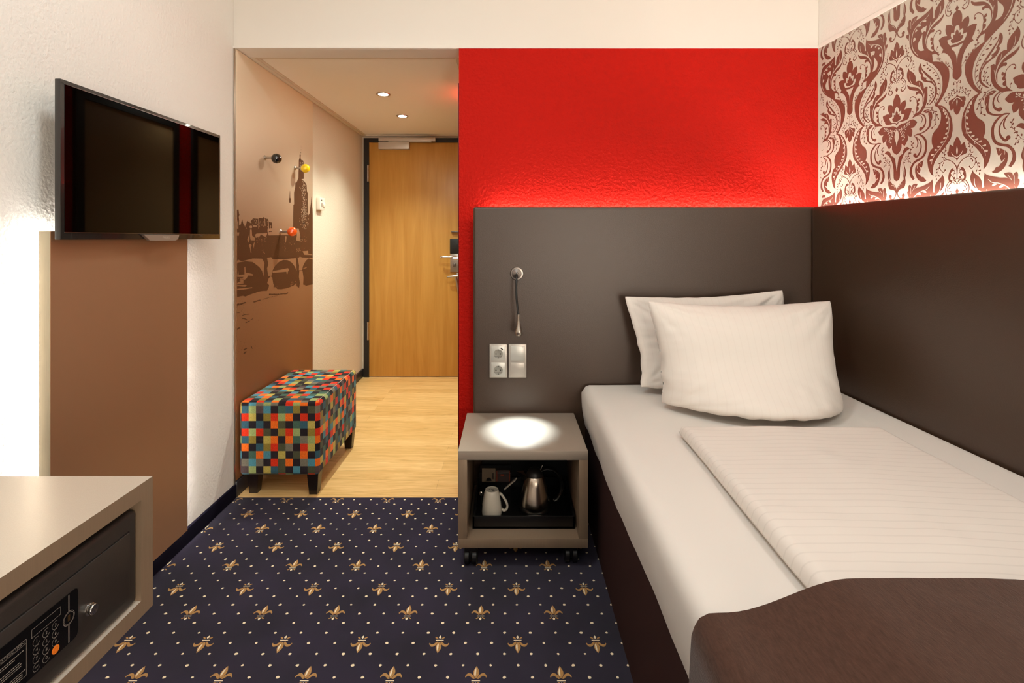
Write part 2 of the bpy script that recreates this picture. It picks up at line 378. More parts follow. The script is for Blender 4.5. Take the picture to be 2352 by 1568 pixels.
mb = MB(); mb.box((XL, YB, -.05), (XO+TH, YH+TH, 0)); struct(mb, 'floor_hall', M['parquet'], 'light oak plank floor of the entrance hall', 'floor')
mb = MB(); mb.box((XL, YN, .0), (XL+.012, YB, .06), bev=.003); struct(mb, 'baseboard_left', M['navy_skirt'], 'navy carpet skirting along the left wall', 'baseboard')
mb = MB(); mb.box((XL, YB+.001, 0), (XL+.014, YH, .07), bev=.003); mb.box((XL+.014, YH-.013, 0), (-1.232, YH, .07)); struct(mb, 'baseboard_hall', M['dark_skirt'], 'dark skirting along the hall wall', 'baseboard')

# carpet with woven fleurs-de-lis and dots (the pattern lies in the pile of the same mesh)
mb = MB(); mb.box((XL, YN, -.05), (RX0+.35, YB, 0), 0)
G = .2286; g3 = G/3; x0 = -.3162; y0 = 1.574
def fl(pts, cx, cy, sg, m, z=.0006):
    n = len(mb.v); mb.v += [Vector((cx+a*1.0, cy+sg*b, z)) for a, b in pts]
    for t in tessellate_polygon([[Vector((a, b, 0)) for a, b in pts]]): mb.face([n+i for i in t], m)
PET = smooth_poly([(0, .036, 1), (.0075, .020), (.0072, .008), (.0015, -.003, 1), (-.0015, -.003, 1), (-.0072, .008), (-.0075, .020)], 3)
HIL = smooth_poly([(-.001, .030), (-.0005, .012), (-.002, .002), (-.005, .010), (-.0045, .020)], 3)
SID = smooth_poly([(.0022, -.004, 1), (.008, .006), (.015, .0125), (.023, .0125), (.0295, .003, 1), (.0275, -.0005), (.024, .004), (.018, .0045), (.012, .0), (.0075, -.005, 1)], 3)
BAR = [(-.0115, -.0085), (.0115, -.0085), (.0115, -.0115), (-.0115, -.0115)]
BAR2 = [(-.009, -.0045), (-.003, -.0035), (-.004, -.006), (-.010, -.0065)]
FT = [(0, -.015), (.0042, -.021), (0, -.028), (-.0042, -.021)]
FS = [(.004, -.0145), (.0075, -.0145), (.0145, -.0195), (.0125, -.0225), (.0065, -.0195)]
rnd = random.Random(3)
for k in range(-55, 20):
    y = y0+k*g3/2
    if y < .35 or y > YB+.03: continue
    for i in range(-14, 30):
        x = x0+g3*(i+.5*(k % 2))
        if x < XL-.02 or x > .45: continue
        isf = False; 
        if k % 3 == 0:
            q = (x-x0-(G/2 if (k//3) % 2 else 0))/G
            isf = abs(q-round(q)) < .01
        if isf:
            sg = -1 if (k//3) % 2 else 1
            clip = lambda pts: all(XL+.012 < x+a and y+sg*b < YB for a, b in pts)
            for pts, m in ((PET, 1), (SID, 1), ([(-a, b) for a, b in SID], 1), (BAR, 2), (FT, 2), (FS, 1), ([(-a, b) for a, b in FS], 1)):
                if clip(pts): fl(pts, x, y, sg, m)
            if clip(HIL): fl(HIL, x, y, sg, 2, .0009)
        elif x > XL+.02 and y < YB-.006:
            r = .0048*rnd.uniform(.85, 1.1)
            fl([(r*math.cos(q*math.pi/4)*rnd.uniform(.75, 1.15), r*.9*math.sin(q*math.pi/4)*rnd.uniform(.75, 1.15)) for q in range(8)], x, y, 1, 2)
floor = struct(mb, 'floor', [M['navy'], M['gold'], M['cream']], 'navy blue carpet woven with golden fleurs-de-lis and dots', 'floor')

# glowing panel added behind the camera to put a sheen on the headboard
mb = MB(); 
for a, b in (((.53, .18), (.58, 1.47)), ((1.27, .18), (1.32, 1.47)), ((.58, .18), (1.27, .23)), ((.58, 1.42), (1.27, 1.47))): mb.box((a[0], YN, a[1]), (b[0], YN+.04, b[1]))
wf = struct(mb, 'sheen_panel_1', M['white_plastic'], 'added glowing panel in a white frame behind the camera, for sheen on the headboard', 'light panel')
part(MB().box((.58, YN+.001, .23), (1.27, YN+.012, 1.42)), 'glow_pane', mat('sheen_glow', (240, 236, 228), .8, emit=((1, .86, .71), 17)), wf)

# ------------------------------------------------------------------ hall doors
mb = MB()
DL, DR, DT = -1.185, -.325, 1.993
mb.box((DL-.044, YH-.022, 0), (DL, YH+.002, DT+.037)); mb.box((DR, YH-.022, 0), (DR+.044, YH+.002, DT+.037)); mb.box((DL, YH-.022, DT), (DR, YH+.002, DT+.037))
dframe = struct(mb, 'door_1', M['black'], 'beech entrance door in a black steel frame at the end of the hall', 'door')
dleaf = part(MB().box((DL, YH-.014, .006), (DR, YH+.001, DT), bev=.002), 'door_leaf', M['door'], dframe, 'plain beech veneered door leaf')
Yd = YH-.014
mb = MB(); 
for z0, z1 in ((1.66, 1.80), (.32, .47)):
    mb = MB(); mb.lathe([(.008, 0), (.008, z1-z0)], 12, xf=Matrix.Translation((DL-.006, YH-.03, z0))); mb.box((DL-.014, YH-.03, z0), (DL+.002, YH-.02, z1))
    part(mb, 'hinge', M['steel'], dframe)
def zz(py, d=4.25): return H-(py-CY)*d/F
def xx(px, d=4.25): return (px-CX)*d/F
# door closer
mb = MB(); mb.box((xx(872), Yd-.05, zz(344)), (xx(941.5), Yd, zz(327.5)), bev=.003); cl = part(mb, 'door_closer', M['white_plastic'], dframe)
cl.data.materials.clear(); cl.data.materials.append(M['silver_plastic'])
part(MB().box((xx(872), Yd-.045, zz(326)), (xx(1001.5), Yd-.008, zz(318.5)), bev=.002), 'closer_rail', M['silver_plastic'], dframe)
part(MB().box((xx(894), Yd-.04, zz(328.3)), (xx(992), Yd-.025, zz(326.2))), 'closer_arm', M['silver_plastic'], dframe)
# lock set
part(MB().box((xx(1034), Yd-.03, zz(582)), (xx(1064), Yd, zz(548)), bev=.004), 'card_reader', M['black'], dleaf)
part(MB().box((xx(1034.5), Yd-.022, zz(624)), (xx(1063), Yd, zz(582.5)), bev=.002), 'lock_plate', M['steel'], dleaf)
mb = MB(); mb.tube(smooth_line([(xx(1047), Yd-.02, zz(589)), (xx(1047), Yd-.06, zz(589)), (xx(1038), Yd-.075, zz(589)), (xx(1017), Yd-.075, zz(589.5)), (xx(1015), Yd-.06, zz(589.5))]), .0105, 10)
part(mb, 'door_handle', M['chrome'], dleaf)
part(MB().box((xx(1041.5), Yd-.035, zz(612)), (xx(1047), Yd-.022, zz(604)), bev=.002), 'thumb_turn', M['gunmetal'], dleaf)
part(MB().box((xx(1037), Yd-.03, zz(534)), (xx(1062), Yd-.0, zz(530.5)), bev=.003), 'viewer_cover', M['gunmetal'], dleaf)
mb = MB(); mb.tube([(xx(1028), Yd-.05, zz(635)), (xx(1040), Yd-.055, zz(634)), (xx(1055), Yd-.05, zz(631.5))], [.008, .011, .012], 10)
mb.tube([(xx(1048), Yd-.045, zz(634)), (xx(1053), Yd-.04, zz(660)), (xx(1056), Yd-.03, zz(690))], [.012, .01, .008], 10); mb.box((xx(1049), Yd-.05, zz(640)), (xx(1062), Yd, zz(626)), bev=.003)
part(mb, 'door_guard', M['steel'], dleaf)
# two side doors of the hall (seen mirrored in the television screen)
def side_door(n, y0, y1, label):
    mb = MB(); x = XO
    mb.box((x-.018, y0, 0), (x+.004, y0+.05, 1.93)); mb.box((x-.018, y1-.05, 0), (x+.004, y1, 1.93)); mb.box((x-.018, y0+.05, 1.87), (x+.004, y1-.05, 1.93))
    f = struct(mb, 'door_%d' % n, M['black'], label, 'door')
    part(MB().box((x-.01, y0+.05, .005), (x+.004, y1-.05, 1.87)), 'door_leaf', M['door_dull'], f)
    mb = MB(); mb.box((x-.016, y0+.07, .95), (x-.01, y0+.1, 1.15)); mb.tube([(x-.05, y0+.085, 1.08), (x-.05, y0+.19, 1.08)], .009, 8); mb.tube([(x-.01, y0+.085, 1.08), (x-.05, y0+.085, 1.08)], .008, 8)
    part(mb, 'door_handle', M['chrome'], f)
M['door_dull'] = mat('dull_beech', (178, 140, 96), .5)
side_door(2, 2.42, 3.18, 'bathroom door with a dark frame in the red hall wall')
side_door(3, 3.32, 4.10, 'second side door of the hall, nearer the entrance door')
# ------------------------------------------------------------------ wallpaper with damask print
AL = math.cos(RA)
def px2wall(px, py, off=0):
    y = (RX0+.068*YB)/((px-CX)/F+.068); return y, H-(py-CY)*y/F
YBx = px2wall(2050+105/9.8, 0)[0]; YAx = px2wall(2050+1464/9.8, 0)[0]; DD = YBx-YAx      # axes B and A, half period
PER = .593
def W(X, Y):                 # drawing coordinates -> (distance from axis B towards the camera, height)
    X = X-.0155*(Y-2100); y, h = px2wall(2050+X/9.8, Y/9.8+2.0*0); return YBx-y, h
def c1(*p): return [(a[0], a[1])+tuple(a[2:]) for a in p]
def c2(*p): return [(a[0], a[1]+1470)+tuple(a[2:]) for a in p]
def c3(*p): return [(a[0], a[1]+2940)+tuple(a[2:]) for a in p]
paper = MB(); slab(paper, YB, YN, .0, ZL-.004, 0, .0015)
Z0, Z1 = 1.27, ZL-.006
def clip_h(poly, lo, hi):
    for side, lim in ((1, lo), (-1, hi)):
        out = []
        for i in range(len(poly)):
            a = poly[i-1]; b = poly[i]; ia = side*(a[1]-lim) >= 0; ib = side*(b[1]-lim) >= 0
            if ia != ib:
                t = (lim-a[1])/(b[1]-a[1]); out.append((a[0]+(b[0]-a[0])*t, lim))
            if ib: out.append(b)
        poly = out
        if len(poly) < 3: return []
    return poly
NSH = 0
def emit_poly(poly, layer, m):
    """poly in (d, h) metres; repeated, mirrored, clipped"""
    global NSH
    NSH += 1; off = .0017+.00022*layer+(NSH % 60)*2.5e-6
    tris = tessellate_polygon([[Vector((a, b, 0)) for a, b in poly]])
    T = [[poly[i] for i in t] for t in tris]
    for mir in (1, -1):
        for rep in range(-1, 5):
            for kk in (-2, -1, 0, 1, 2):
                d0 = rep*2*DD
                lo = min(p[1] for p in poly)+kk*PER; hi = max(p[1] for p in poly)+kk*PER
                if hi < Z0 or lo > Z1: continue
                cache = {}
                for t in T:
                    q = [(d0+mir*p[0], p[1]+kk*PER) for p in t]
                    ys = [YBx-p[0] for p in q]
                    if max(ys) > YB-.012 or min(ys) < .25: continue
                    if lo < Z0 or hi > Z1: q = clip_h(q, Z0, Z1)
                    if len(q) < 3: continue
                    idx = []
                    for p in q:
                        key = (round(p[0], 6), round(p[1], 6))
                        if key not in cache: cache[key] = len(paper.v); paper.v.append(RW(YBx-p[0], off, p[1]))
                        idx.append(cache[key])
                    if len(set(idx)) >= 3: paper.face(idx, m)
DARK, LITE = 1, 0
def shape(pts, m=DARK, layer=0, n=4, tr=None):
    P_ = [W(*p[:2])+tuple(p[2:]) for p in pts]
    if tr: P_ = [tr(p[0], p[1])+tuple(p[2:]) for p in P_]
    # a half shape that starts and ends on a mirror axis is closed exactly on that axis
    for ax in (0, DD):
        if abs(P_[0][0]-ax) < .006 and abs(P_[-1][0]-ax) < .006:
            P_[0] = (ax,)+P_[0][1:2]+(1,); P_[-1] = (ax,)+P_[-1][1:2]+(1,)
            q = smooth_poly(P_, n); mean = sum(p[0] for p in q)/len(q)
            emit_poly([(max(p[0], ax) if mean > ax else min(p[0], ax), p[1]) for p in q], layer, m); return
    emit_poly(smooth_poly(P_, n), layer, m)
def stroke(pts, wd, m=DARK, layer=0, n=5, tr=None, tip=True):
    """variable width stroke; widths in drawing units"""
    k = len(pts); ws = wd if isinstance(wd, (list, tuple)) else [wd]*k
    L = smooth_line([(*W(*p[:2]), w_*1.7e-4/2) for p, w_ in zip(pts, ws)], n)
    if tr: L = [Vector((*tr(p.x, p.y), p.z)) for p in L]
    a = []; b = []
    for i, p in enumerate(L):
        t = (L[min(i+1, len(L)-1)]-L[max(i-1, 0)]).to_2d(); t = t.normalized() if t.length else Vector((1, 0))
        r = max(p.z, .0006); q = Vector((-t.y, t.x))*r; c = p.to_2d(); a.append(c+q); b.append(c-q)
    for i in range(len(L)-1):
        emit_poly([tuple(a[i]), tuple(a[i+1]), tuple(b[i+1]), tuple(b[i])], layer, m)
def dot(x, y, r, m=DARK, layer=0, tr=None):
    cx, cy = W(x, y); r *= 1.7e-4
    if tr: cx, cy = tr(cx, cy)
    emit_poly([(cx+r*math.cos(q*math.pi/5), cy+r*math.sin(q*math.pi/5)) for q in range(10)], layer, m)
def leafat(x, y, ang, ln=55, wd=26, m=DARK, layer=0, tr=None):
    """teardrop leaf, ang in degrees in drawing space (0 = right, 90 = down)"""
    c, s = math.cos(math.radians(ang)), math.sin(math.radians(ang))
    pts = [(-.5, 0, 1), (-.15, .32), (.2, .5), (.45, .3), (.5, 0), (.45, -.3), (.2, -.5), (-.15, -.32)]
    P_ = [(x+(p[0]*ln)*c-(p[1]*wd)*s, y+(p[0]*ln)*s+(p[1]*wd)*c)+tuple(p[2:]) for p in pts]
    shape(P_, m, layer, 2, tr)

# --- crest group, drawn at axis A (left side), used at both axes
def crestA(tr):
    shape(c3((1487, 120, 1), (1440, 190), (1405, 280), (1400, 360, 1), (1360, 330), (1315, 315, 1), (1300, 400), (1290, 465, 1), (1262, 495), (1280, 570), (1330, 585), (1400, 590), (1450, 620), (1490, 690, 1)), tr=tr)
    shape(c3((1487, 345, 1), (1465, 430), (1470, 500), (1488, 540, 1)), LITE, 1, tr=tr)
    shape(c3((1350, 480, 1), (1400, 540), (1450, 575), (1488, 590, 1), (1488, 622, 1), (1440, 590), (1390, 560)), LITE, 1, tr=tr)
    stroke(c3((1491, 1060), (1489, 950), (1483, 850), (1450, 770), (1400, 715), (1330, 672), (1270, 652), (1220, 620), (1195, 580)), [12, 16, 22, 20, 16, 14, 14, 12, 10], tr=tr)
    stroke(c3((1195, 580), (1200, 520), (1215, 460), (1222, 400)), 8, tr=tr)
    for a in ((1165, 602, 185), (1165, 500, 250), (1208, 545, 290), (1225, 455, 320), (1228, 392, 255)): leafat(a[0], a[1]+2940, a[2], tr=tr)
    stroke(c3((1270, 652), (1200, 672), (1120, 730), (1085, 820), (1062, 920), (1058, 980)), [12, 12, 11, 9, 7, 5], tr=tr)
    for a in ((1192, 650, 225), (1188, 725, 95), (1160, 775, 95), (1098, 740, 180), (1090, 835, 60), (1045, 865, 130), (1035, 940, 120), (1085, 1012, 65), (1028, 1022, 170), (1030, 1085, 90)): leafat(a[0], a[1]+2940, a[2], tr=tr)
    stroke(c3((1115, 740), (1108, 830), (1135, 900), (1185, 936), (1222, 895)), [6, 9, 11, 12, 16], tr=tr); dot(1222, 885+2940, 15, tr=tr)
    shape(c3((1410, 830, 1), (1345, 880), (1308, 960), (1295, 1060), (1305, 1120), (1330, 1160), (1400, 1160), (1350, 1110), (1340, 1060), (1370, 1000), (1352, 955), (1405, 900)), tr=tr)
    stroke(c3((1490, 1050), (1470, 1095), (1430, 1085)), [9, 9, 9], tr=tr); dot(1430, 1068+2940, 24, tr=tr)
    stroke(c3((1395, 1050), (1420, 980), (1440, 890)), 7, tr=tr)
    for a in ((1400, 1030, 120), (1440, 960, 20), (1420, 900, 250), (1445, 870, 280)): leafat(a[0], a[1]+2940, a[2], 44, 24, tr=tr)
    leafat(1448, 1138+2940, 20, 50, 22, tr=tr)
dAB = PER*0
hB = W(88, 930)[1]; hA = W(1487, 3060)[1]
ident = lambda d, h: (d, h)
toB = lambda d, h: (DD-d, h+(hB-hA))              # crest drawn on A moved to B
toA = lambda d, h: (DD-d, h-(hB-hA))              # pieces drawn on B moved to A (minus one period is handled by the repeats)
crestA(ident); crestA(toB)
# --- group drawn at axis B (right side), used at both axes: arch, bead, acanthus
def groupB(tr):
    stroke(c2((118, 350), (150, 300), (190, 290), (250, 296), (300, 370), (310, 450), (290, 530), (240, 580), (200, 565)), [14, 16, 12, 14, 16, 16, 18, 20, 22], tr=tr); dot(203, 548+1470, 19, tr=tr)
    stroke(c2((135, 400), (170, 335), (220, 335), (262, 390), (275, 450), (240, 490), (212, 505)), [6, 9, 10, 9, 8, 8, 6], tr=tr)
    for a in ((215, 335, 0), (262, 375, 60), (232, 415, 50), (268, 452, 100), (222, 498, 140)): leafat(a[0], a[1]+1470, a[2], 48, 22, tr=tr)
    stroke(c2((118, 395), (60, 350), (20, 345)), [10, 10, 6], tr=tr)
    shape(c2((105, 480, 1), (132, 540), (105, 610, 1), (80, 540)), tr=tr)
    shape(c2((370, 60, 1), (385, 110), (470, 170), (520, 250), (528, 378, 1), (580, 348), (650, 362), (700, 430), (715, 525, 1), (750, 485), (800, 485, 1), (795, 560), (800, 680), (790, 800), (750, 930), (690, 1030), (640, 1100), (540, 1150), (450, 1197, 1), (560, 1085), (640, 1000), (690, 900), (718, 760), (715, 660), (670, 550), (610, 490), (540, 455), (450, 425), (380, 380), (335, 300), (330, 180)), tr=tr)
    shape(c2((343, 440, 1), (400, 480), (500, 490), (580, 510), (650, 570), (695, 660), (712, 740), (712, 830), (690, 925, 1), (690, 800), (685, 720), (650, 655), (590, 640), (550, 665), (530, 640), (545, 600), (600, 575, 1), (500, 570), (400, 550), (345, 490)), tr=tr)
    stroke(c2((398, 230), (402, 320), (425, 385), (465, 432)), [5, 10, 9, 4], LITE, 1, tr=tr)
    stroke(c2((608, 385), (618, 440), (645, 505)), [4, 9, 4], LITE, 1, tr=tr)
    stroke(c2((740, 610), (722, 720), (710, 820), (692, 915)), [4, 9, 9, 6], LITE, 1, tr=tr)
    shape(c2((610, 735, 1), (622, 790), (575, 832, 1), (610, 850), (602, 905), (560, 930, 1), (602, 950), (600, 1000), (548, 1060, 1), (585, 1080), (520, 1140), (450, 1197, 1), (510, 1110), (545, 1040), (548, 960), (560, 880), (555, 800)), tr=tr)
    stroke(c2((560, 830), (545, 755), (480, 706), (422, 728), (400, 790)), [8, 12, 16, 16, 14], tr=tr); dot(418, 800+1470, 22, tr=tr)
    stroke(c2((485, 1120), (490, 1065), (470, 1045)), [6, 9, 10], tr=tr); dot(472, 1048+1470, 15, tr=tr)
groupB(ident); groupB(toA)
# --- big flower of axis B
shape(c2((105, 640, 1), (150, 682), (185, 760), (190, 880, 1), (230, 822), (302, 780, 1), (318, 880), (280, 1008, 1), (340, 970), (448, 962, 1), (430, 1060), (395, 1130), (385, 1180), (340, 1225), (250, 1262), (180, 1275), (150, 1300), (115, 1362, 1)))
shape(c2((108, 930, 1), (150, 970), (165, 1050, 1), (213, 1010, 1), (213, 1100, 1), (283, 1100, 1), (268, 1160), (225, 1235), (160, 1265), (113, 1312, 1)), LITE, 1)
shape(c2((110, 1018, 1), (135, 1060), (142, 1112, 1), (175, 1075, 1), (178, 1135, 1), (215, 1150, 1), (200, 1210), (160, 1245), (112, 1277, 1)), DARK, 2)
shape(c2((116, 1412, 1), (160, 1360), (220, 1320), (320, 1290), (400, 1240), (480, 1215), (530, 1240), (578, 1275, 1), (540, 1350), (490, 1402), (435, 1412, 1), (468, 1460), (465, 1540))+c3((450, 137, 1), (400, 130), (362, 85, 1), (375, 180), (345, 270), (300, 350, 1), (232, 295, 1), (230, 390), (190, 480), (128, 545, 1)))
shape(c3((119, -30, 1), (150, 20), (167, 100), (165, 170), (140, 260), (125, 360, 1)), LITE, 1)
stroke(c2((125, 1432), (220, 1450), (300, 1410), (360, 1350), (402, 1265)), 9, LITE, 1)
stroke(c2((220, 1450), (250, 1520), (270, 1590), (290, 1640), (255, 1690)), 9, LITE, 1)
for a in ((175, 1460, 130), (230, 1430, 250), (260, 1400, 280), (300, 1375, 260), (310, 1440, 20), (345, 1330, 250), (360, 1310, 290), (395, 1340, 330), (400, 1285, 280), (205, 1490, 100), (225, 1540, 110), (285, 1500, 60), (285, 1560, 60), (240, 1590, 120), (295, 1610, 70), (258, 1670, 110)):
    leafat(a[0], a[1]+1470, a[2], 50, 20, LITE, 1)
# tulip under it
shape(c3((133, 1140), (185, 1100), (205, 1030), (205, 850), (225, 720), (260, 600), (310, 500), (380, 430), (418, 412, 1), (390, 380), (350, 368), (300, 400), (268, 460), (262, 520, 1), (215, 550), (175, 610), (155, 720), (140, 860), (134, 915, 1)))
shape(c3((298, 770, 1), (330, 860), (350, 960), (325, 1060, 1), (335, 1130), (330, 1210), (300, 1280), (230, 1310), (190, 1340), (160, 1400), (135, 1420, 1), (135, 1340, 1), (160, 1270), (200, 1200), (250, 1140), (278, 1050), (285, 950), (290, 850)))
stroke(c3((305, 870), (308, 980), (285, 1080), (225, 1180), (175, 1280)), [4, 9, 10, 10, 6], LITE, 1)
stroke(c3((270, 1090), (300, 1095)), 6, LITE, 1); stroke(c3((215, 1205), (260, 1200)), 6, LITE, 1)
stroke(c1((92, 660), (95, 740), (125, 815), (185, 835), (240, 780)), [30, 26, 22, 32, 60]); dot(232, 742, 40)
# --- flower of axis A (left half)
shape(c1((1432, 230, 1), (1370, 300), (1332, 400), (1325, 500), (1338, 592, 1), (1290, 560), (1198, 572, 1), (1180, 650), (1185, 740), (1222, 808, 1), (1150, 820), (1090, 850), (1030, 907, 1), (1055, 970), (1085, 1050), (1137, 1112, 1), (1120, 1150), (1095, 1207, 1), (1150, 1190), (1230, 1220), (1290, 1290), (1330, 1380), (1355, 1500), (1358, 1600), (1355, 1700), (1375, 1765), (1432, 1815)))
shape(c1((1440, 565, 1), (1400, 610), (1385, 690), (1385, 735, 1), (1315, 742, 1), (1305, 800), (1325, 870, 1), (1228, 907, 1), (1245, 970), (1290, 1025), (1350, 1010), (1440, 988, 1)), LITE, 1)
shape(c1((1440, 660, 1), (1410, 720), (1405, 790, 1), (1370, 778, 1), (1355, 840), (1370, 870, 1), (1310, 895), (1312, 940), (1350, 978, 1), (1440, 955, 1)), DARK, 2)
shape(c1((1440, 1045, 1), (1320, 1072, 1), (1345, 1130, 1), (1385, 1150), (1400, 1200, 1), (1425, 1230), (1445, 1330), (1455, 1430, 1)), LITE, 1)
# small hanging flower on axis A
shape(c2((1465, 630, 1), (1440, 700), (1380, 750), (1290, 800, 1), (1280, 850), (1285, 900, 1), (1305, 905, 1), (1300, 950), (1330, 1027, 1), (1390, 970, 1), (1400, 1040), (1430, 1090), (1477, 1117, 1)))
shape(c2((1470, 745, 1), (1452, 820), (1475, 918, 1)), LITE, 1)
stroke(c2((1352, 870), (1400, 785), (1467, 712)), [4, 13, 16], LITE, 1)
stroke(c2((1466, 640), (1460, 540), (1466, 450), (1440, 382), (1402, 372), (1376, 415)), [9, 9, 10, 10, 11, 12]); dot(1386, 425+1470, 18)
stroke(c2((1462, 540), (1440, 610), (1412, 632)), [6, 9, 12]); dot(1412, 628+1470, 17)
stroke(c2((1410, 640), (1408, 590), (1372, 562), (1335, 610), (1330, 660), (1295, 695), (1262, 660), (1282, 632)), [8, 9, 9, 9, 9, 9, 9, 10])
stroke(c2((1310, 690), (1290, 740), (1245, 795), (1200, 800), (1180, 750), (1225, 718)), 8)
for a in ((1345, 563, 200), (1392, 545, 260), (1340, 632, 200), (1350, 680, 20), (1282, 642, 270), (1235, 716, 200), (1280, 732, 300), (1228, 832, 130), (1180, 750, 240), (1210, 795, 60)): leafat(a[0], a[1]+1470, a[2], 40, 24)
# --- between the axes
shape(c1((632, 1420, 1), (655, 1500))+c2((680, 90), (780, 180), (900, 290), (980, 400), (1012, 530), (1005, 660), (955, 770), (885, 860), (820, 907, 1), (900, 800), (960, 680), (970, 560), (940, 460), (880, 400), (800, 380), (720, 370), (660, 320), (638, 260), (655, 207, 1), (610, 180), (588, 110), (595, 30)))
shape(c2((636, 70, 1), (665, 160), (708, 207, 1), (690, 225), (715, 268), (790, 280, 1), (765, 312), (800, 345), (872, 347, 1), (850, 312), (780, 250), (700, 165)), LITE, 1)
stroke(c2((868, 315), (930, 385), (978, 475)), [5, 10, 4], LITE, 1)
stroke(c1((770, 1440), (880, 1510))+c2((965, 120), (1040, 240), (1075, 360), (1085, 480), (1070, 620), (1020, 770), (970, 890)), [6, 7, 8, 8, 8, 8, 7, 6, 5])
for a in ((720, 1478-1470, 180), (782, -38, 260), (795, 68, 140), (852, 105, 155), (930, 165, 160), (990, 228, 165), (1040, 305, 170), (1055, 408, 195), (1055, 530, 210), (1035, 655, 225), (1003, 770, 240), (968, 840, 250)): leafat(a[0], a[1]+1470, a[2], 66, 30)
stroke(c2((905, 500), (920, 600), (905, 710), (855, 810), (800, 895)), [5, 8, 8, 7, 4])
for a in ((855, 490, 200), (882, 568, 210), (912, 530, 265), (898, 645, 240), (928, 610, 290), (848, 680, 200), (922, 700, 300), (872, 728, 250), (855, 800, 280), (805, 870, 265)): leafat(a[0], a[1]+1470, a[2], 50, 26)
shape(c1((875, 130, 1), (895, 250), (895, 370), (870, 470), (820, 540), (740, 590), (660, 640), (624, 687, 1), (655, 740), (652, 800), (610, 890), (572, 980), (565, 1060), (595, 1135), (660, 1145), (760, 1115), (820, 1122), (870, 1180), (895, 1270), (903, 1388, 1), (1000, 1386), (1100, 1400), (1180, 1440), (1235, 1500))+c2((1270, 80), (1285, 200), (1280, 320), (1250, 470), (1200, 600), (1130, 740), (1025, 897, 1), (960, 915, 1), (985, 870), (1050, 760), (1110, 620), (1132, 450), (1125, 330), (1090, 200), (1020, 90), (930, 0))+c1((900, 1440), (820, 1400), (700, 1350), (590, 1310), (500, 1250), (430, 1160), (385, 1040), (372, 920), (385, 760), (410, 640), (450, 540), (520, 460), (600, 410), (700, 330), (790, 250), (850, 180)))
stroke(c1((815, 305), (745, 410), (640, 490), (535, 600), (470, 700), (435, 820), (425, 930), (440, 1060), (490, 1170), (570, 1250)), [4, 10, 12, 14, 14, 13, 12, 12, 12, 4], LITE, 1)
for a in ((705, 478, 160, 90, 46), (590, 580, 155, 80, 44), (520, 700, 125, 70, 40), (480, 905, 110, 110, 50)): leafat(a[0], a[1], a[2]+180, a[3], a[4], LITE, 1)
shape(c2((960, 915, 1), (1025, 897, 1), (1120, 905), (1200, 950), (1280, 1040), (1340, 1160), (1370, 1300), (1378, 1440))+c3((1370, 50), (1340, 170), (1270, 290), (1200, 390), (1100, 520), (1020, 650), (965, 770), (945, 900), (960, 1020, 1), (900, 970), (850, 870), (825, 750), (820, 640), (845, 530), (890, 440), (948, 380, 1), (915, 290), (910, 180), (930, 80), (980, 0))+c2((1040, 1400), (1095, 1280), (1110, 1160), (1100, 1060), (1060, 980), (1010, 930)))
stroke(c2((1108, 938), (1180, 990), (1240, 1070), (1280, 1180), (1296, 1300), (1296, 1420))+c3((1275, 70), (1240, 180), (1180, 290), (1100, 400), (1020, 500), (960, 590), (925, 680), (915, 755)), [5, 11, 12, 12, 12, 12, 12, 12, 12, 12, 12, 11, 10, 5], LITE, 1)
stroke(c2((1285, 1170), (1300, 1205), (1322, 1232)), [8, 8, 4], LITE, 1); stroke(c3((1270, 70), (1285, 150)), [8, 4], LITE, 1); stroke(c3((1120, 370), (1105, 450)), [8, 4], LITE, 1); stroke(c3((985, 550), (985, 595)), [8, 4], LITE, 1)
for a in ((1168, 1010, 260), (1205, 1075, 265), (1235, 1155, 280), (1262, 1280, 290), (1262, 1410, 300), (1245, 1530, 310), (1205, 1630, 330), (1150, 1730, 340), (1080, 1830, 350), (1015, 1905, 0), (938, 2015, 350), (905, 2130, 320)): leafat(a[0], a[1]+1470, a[2]+180, 80, 40, LITE, 1)
shape(c1((553, 355, 1), (520, 440), (470, 510), (430, 580), (405, 660), (388, 720), (368, 800), (357, 925, 1), (325, 880), (300, 840), (310, 792), (350, 790, 1), (350, 735), (325, 685), (320, 622), (345, 592, 1), (340, 520), (355, 460), (395, 452), (415, 492, 1), (430, 430), (480, 385)))
stroke(c1((495, 420), (450, 520), (440, 560)), [3, 7, 3], LITE, 1); stroke(c1((395, 500), (400, 580), (400, 650)), [3, 7, 3], LITE, 1)
stroke(c2((590, 1135), (640, 1130), (688, 1180), (686, 1250), (655, 1310)), [8, 12, 16, 16, 8])
stroke(c2((590, 1112), (660, 1095), (730, 1130), (765, 1220), (755, 1320), (710, 1400), (655, 1435)), [10, 20, 28, 28, 34, 44, 66]); dot(655, 1430+1470, 36)
shape(c2((708, 1040, 1), (755, 1002), (830, 990), (890, 1035), (914, 1120), (912, 1200), (885, 1250), (840, 1160), (824, 1110), (826, 1065, 1), (780, 1075), (740, 1062)))
stroke(c2((770, 1035), (830, 1015), (880, 1050)), [3, 8, 4], LITE, 1)
stroke(c2((865, 1120), (875, 1200), (872, 1290), (850, 1380), (790, 1455), (710, 1510), (600, 1555), (500, 1585)), [60, 62, 52, 44, 32, 26, 22, 8])
stroke(c2((878, 1190), (895, 1250), (897, 1280)), [3, 8, 3], LITE, 1)
stroke(c2((750, 955), (860, 955), (920, 990), (980, 1080), (1050, 1200)), [8, 9, 10, 9, 6]); stroke(c2((988, 1095), (982, 1230), (980, 1330), (910, 1420)), [8, 8, 7, 5])
for a in ((905, 945, 330), (900, 1000, 70), (940, 1060, 100), (990, 1040, 0), (1012, 1110, 20), (1048, 1195, 60), (970, 1222, 140), (982, 1320, 80), (918, 1400, 120)): leafat(a[0], a[1]+1470, a[2], 62, 28)
